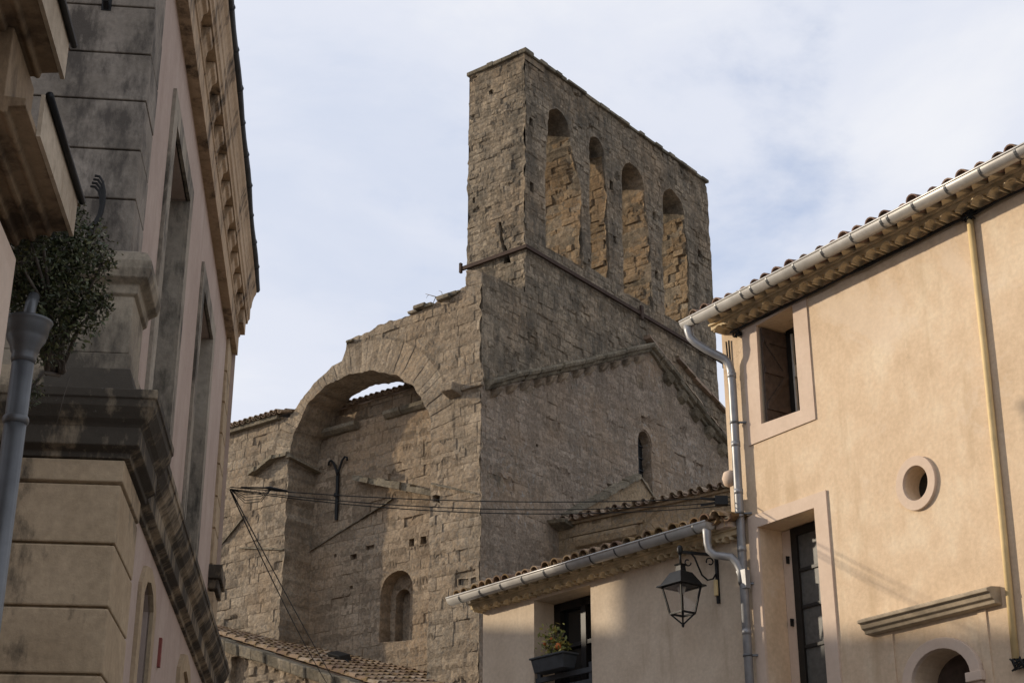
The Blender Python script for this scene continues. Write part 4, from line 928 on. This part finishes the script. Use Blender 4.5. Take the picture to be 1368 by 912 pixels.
mb = MB(); n = 30
P_ = [(-1.2+(LEN+1.35)*k/n, -.115+.006*math.sin(k*1.1), 8.86+.008*math.sin(k*.7)-.04*max(0, (k-22)/8)) for k in range(n+1)]
mb.tube(P_, .034, 8)
for k in range(0, n, 2): mb.tube([(P_[k][0]-.01, P_[k][1], P_[k][2]), (P_[k][0]+.01, P_[k][1], P_[k][2])], .042, 8)
mb.build('gutter', M['slate'], TH)
mb = MB(); mb.add([(-1.2, -.09, 8.88), (LEN+.1, -.09, 8.86), (LEN+.1, 4, 9.8), (-1.2, 4, 9.8)], [(0, 1, 2, 3)]); tiles(mb, -1.2, LEN, -.04, 8.88, .24, .8, seed=8); mb.build('roof', M['tile'], TH)
mb = MB(); mb.box(.085, .10, .38, .44, 7.24, 7.32); mb.bar((.05, .41, 7.29), (.1, .41, 7.25), .03); mb.build('iron_stub', M['black'], TH)

# ================================================================== NEAR HOUSE at the left edge
NO = (-2.045, 5.853, 0)
NH = thing('near_house', 'house at the left edge with brown boxed eaves and black gutters', 'house', NO, FRZ)
mb = MB(); panel(mb, [(-6, 0), (.0, 0), (.0, 4.7), (-.3, 4.7), (-.3, 5.1), (-6, 5.1)], [], FRONT(.12), plain=True, edge_depth=0); mb.add([(0, .12, 0), (0, 4, 0), (0, 4, 5.2), (0, .12, 4.7)], [(0, 1, 2, 3)])
mb.build('wall', M['casing'], NH)
mb = MB(); mb.box(-.6, -.0, .0, .13, 2.5, 4.42); mb.box(-.5, -.10, -.02, .0, 2.4, 4.3); mb.build('window_surround', M['casing'], NH, .008)
def eavebox(x0, x1, z, yo):
    mb = MB(); mb.extrude([(.16, z-.12), (.10, z-.115), (.095, z-.085), (.075, z-.08), (.06, z-.095), (.045, z-.09), (.038, z-.06), (.01, z-.058), (-.005, z-.07), (-.02, z-.066), (-.026, z-.04), (-.06, z-.036), (-.075, z-.045), (-.085, z-.04), (-.09, z-.018), (yo+.012, z-.012), (yo+.012, z+.02), (.16, z+.05)], x0-(.22 if x0 > -1 else 0), x1-.1)
    a = mb.build('eave_box', M['soffit'], NH, .004)
    mb = MB(); mb.box(x0, x1-.06, yo-.006, yo+.011, z-.015, z+.17); mb.build('fascia', M['fascia'], NH)
    mb = MB(); mb.tube([(x0, yo-.02, z+.17), (x1-.03, yo-.02, z+.17)], .016, 10); mb.build('gutter', M['black'], NH)
mb = MB(); mb.box(-.75, -.3, -.05, .16, 4.72, 5.05); mb.build('eave_return', M['soffit'], NH, .004)
eavebox(-.62, .30, 4.665, -.165); eavebox(-5, -.28, 5.095, -.168)
mb = MB(); mb.add([(-5, -.17, 5.255), (-.28, -.17, 5.255), (-.28, 3, 5.7), (-5, 3, 5.7)], [(0, 1, 2, 3)]); mb.add([(-.28, -.17, 4.825), (.3, -.17, 4.825), (.3, 3, 5.2), (-.28, 3, 5.2)], [(0, 1, 2, 3)]); mb.build('roof', M['tile'], NH)
# zinc rain pipe with hopper head
DP = thing('drainpipe', 'dark zinc drainpipe with bell shaped hopper head at the left edge', 'drainpipe', (-2.10, 6.263, 0))
mb = MB(); mb.tube([(0, 0, 0), (0, 0, 4.16)], .047, 18); 
for z in (3.86, 2.3): mb.lathe([(.047, -.02), (.054, -.012), (.056, .0), (.054, .012), (.047, .02)], (0, 0, z), 18)
mb.build('pipe', M['oldzinc'], DP)
mb = MB(); mb.lathe([(.048, 4.12), (.054, 4.14), (.052, 4.16), (.058, 4.17), (.066, 4.20), (.084, 4.23), (.084, 4.245), (.09, 4.25), (.094, 4.29), (.102, 4.305), (.106, 4.315), (.1, 4.315), (.09, 4.29)], (0, 0, 0), 24); mb.build('hopper', M['oldzinc'], DP)
mb = MB(); mb.tube([(0, 0, 4.25), (.0, .0, 4.34), (-.005, .02, 4.40), (-.01, .06, 4.46)], .026, 12); mb.build('outlet_pipe', M['oldzinc'], DP)

# bush growing from the joint between the two houses
BU = thing('wall_bush', 'dark straggly bush growing out of the wall above the drainpipe hopper', 'bush', NO, FRZ)
rng = random.Random(17); mb = MB(); tw = MB()
clumps = [((.30, .0, 4.56), .07, 260), ((.30, -.03, 4.66), .08, 300), ((.3, .04, 4.46), .05, 130), ((.5, .12, 4.66), .10, 420), ((.5, .16, 4.52), .09, 360), ((.55, .14, 4.4), .08, 260), ((.55, .06, 4.66), .13, 900), ((.6, -.04, 4.70), .14, 1000), ((.65, -.16, 4.70), .12, 800), ((.6, -.02, 4.52), .14, 1100), ((.65, -.14, 4.52), .13, 900), ((.7, -.20, 4.42), .10, 500), ((.6, .07, 4.5), .11, 700), ((.6, .0, 4.36), .12, 800), ((.7, -.12, 4.34), .12, 700), ((.7, -.05, 4.22), .07, 180), ((.85, .05, 4.05), .06, 150), ((.6, -.26, 4.60), .05, 90), ((.7, -.27, 4.45), .04, 50), ((.55, -.10, 4.80), .07, 180)]
clumps = [((c[0], c[1]+.02, c[2]+.09), s, n) for c, s, n in clumps]
for c, s, n in clumps:
    tw.tube([(1.0+rng.uniform(-.05, .02), -.02+rng.uniform(-.05, .05), 4.3), tuple(c[i]*.5+(.9, -.02, 4.38)[i]*.5+rng.uniform(-.03, .03) for i in range(3)), c], [.012, .009, .005], 5)
    for q in range(int(n*.75)):
        d = Vector((rng.gauss(0, 1), rng.gauss(0, 1), rng.gauss(0, 1))).normalized()*s*rng.random()**.5*1.2
        leaf(mb, (c[0]+d.x, c[1]+d.y, c[2]+d.z), rng.uniform(.008, .019), rng, min(1, max(0, rng.gauss(.42, .26))))
    for q in range(16):
        d = Vector((rng.gauss(0, .6), rng.gauss(0, 1), rng.gauss(0, 1))).normalized()*s; e = [c[i]+d[i]*1.45 for i in range(3)]
        tw.tube([c, [c[i]+d[i]*.6+rng.uniform(-.02, .02) for i in range(3)], e], [.003, .002, .001], 4)
        for k in range(9): t = rng.uniform(.5, 1); leaf(mb, [c[i]+(e[i]-c[i])*t+rng.gauss(0, .010) for i in range(3)], rng.uniform(.005, .011), rng, rng.random())
tw.tube([(.75, -.13, 4.2), (.76, -.11, 4.1), (.78, -.09, 3.98)], .002, 4)
mb.build('foliage', M['leaf'], BU); tw.build('stem', M['twig'], BU)
mb = MB()
for q in range(4):
    r_ = .05+.012*q; mb.tube([(.04-.02*q, .36-.06*math.sin(R(a))-.01*q, 5.86+.13*math.cos(R(a))*(1+.1*q)) for a in range(-10, 190, 25)]+[(.05, .36, 5.5-.05*q)], .008, 6)
o = mb.build('cable_loop', M['cable']); o.location = FO; o.rotation_euler = (0, 0, FRZ); tag(o, 'loop of black cables hanging on the grey quoin beside the bush', 'cable')

# ================================================================== overhead cables
def F2W(x, y, z): c, s = math.cos(FRZ), math.sin(FRZ); return Vector((FO[0]+x*c-y*s, FO[1]+x*s+y*c, z))
def R2W(x, y, z): c, s = math.cos(-.9809), math.sin(-.9809); return Vector((2.435+x*c-y*s, 16.825+x*s+y*c, z))
def C2W(x, y, z): c, s = math.cos(-.6632), math.sin(-.6632); return Vector((-.734+x*c-y*s, 34.992+x*s+y*c, z))
def span(name, a, b, sag, r, lab, grp):
    n = 24; mb = MB(); mb.tube([a.lerp(b, k/n)-Vector((0, 0, sag*4*(k/n)*(1-k/n))) for k in range(n+1)], r, 6); o = mb.build(name, M['cable']); return tag(o, lab, 'cable', grp)
a0 = F2W(LEN+.04, .02, 6.52); b0 = R2W(.1, -.1, 6.72)
span('overhead_cable', a0, b0, .10, .0055, 'topmost of the three thin cables crossing the arch to the peach house', 'cables across the street')
span('overhead_cable', a0-Vector((0, 0, .02)), b0-Vector((0, 0, .05)), .15, .0055, 'middle of the three thin cables crossing the arch to the peach house', 'cables across the street')
span('overhead_cable', a0-Vector((0, 0, .03)), b0-Vector((0, 0, .09)), .17, .0055, 'lowest of the three thin cables crossing the arch to the peach house', 'cables across the street')
c0 = C2W(-2.0, -2.35, 7.55)
span('overhead_cable', a0-Vector((0, 0, .03)), c0, .12, .008, 'left of two black cables sloping down from the pink house corner to the lean-to', 'cables down to the lean-to')
span('overhead_cable', a0-Vector((0, 0, .05))+Vector((.02, 0, 0)), c0+Vector((.18, 0, 0)), .05, .008, 'right of two black cables sloping down from the pink house corner to the lean-to', 'cables down to the lean-to')
mb = MB(); p0 = a0.lerp(b0, .02); p1 = a0.lerp(b0, .11); mb.tube([p0, p0.lerp(p1, .5), p0.lerp(p1, .6), p1-Vector((0, 0, .03))], [.008, .009, .02, .009], 8)
for q in range(4):
    mb.tube([a0+Vector((.0, 0, -.02)), a0.lerp(b0, .03)+Vector((0, 0, -.08-.03*q)), a0.lerp(b0, .06)+Vector((0, 0, -.06-.03*q)), a0.lerp(b0, .08)], .004, 5)
o = mb.build('cable_splice', M['cable']); tag(o, 'black cable splice with loose loops beside the pink house corner', 'cable')
mb = MB(); q0 = R2W(.08, -.12, 6.68); mb.bar(q0-Vector((.14, 0, 0)), q0, .08, .1); mb.bar(q0-Vector((.3, 0, -.03)), q0, .02, .025); mb.bar(q0-Vector((.3, 0, .05)), q0, .02, .025)
o = mb.build('cable_bracket', M['black']); tag(o, 'black cable anchor at the corner of the peach house by the downspout', 'bracket')

# ------------------------------------------------------------------ unseen house added so its roof shades the foot of the right hand walls
OH = thing('shade_house', 'unseen tiled house added behind the pink town house for its shade', 'house', (-13, 20, 0))
mb = MB(); mb.box(-4, 4, -11, 11, 0, 8.2); mb.build('wall', M['pink'], OH)
mb = MB(); mb.extrude([(-4.4, 8.2), (4.4, 8.2), (0, 9.8)], -11.3, 11.3, axis='y'); mb.build('roof', M['tile'], OH)
mb = MB(); mb.box(-.5, .5, 1.55, 2.45, 9.0, 10.75); mb.box(-.56, .56, 1.49, 2.51, 10.752, 10.85); mb.build('shade_chimney', M['pink'], OH)  # stack added on the unseen roof to shade part of the low house wall
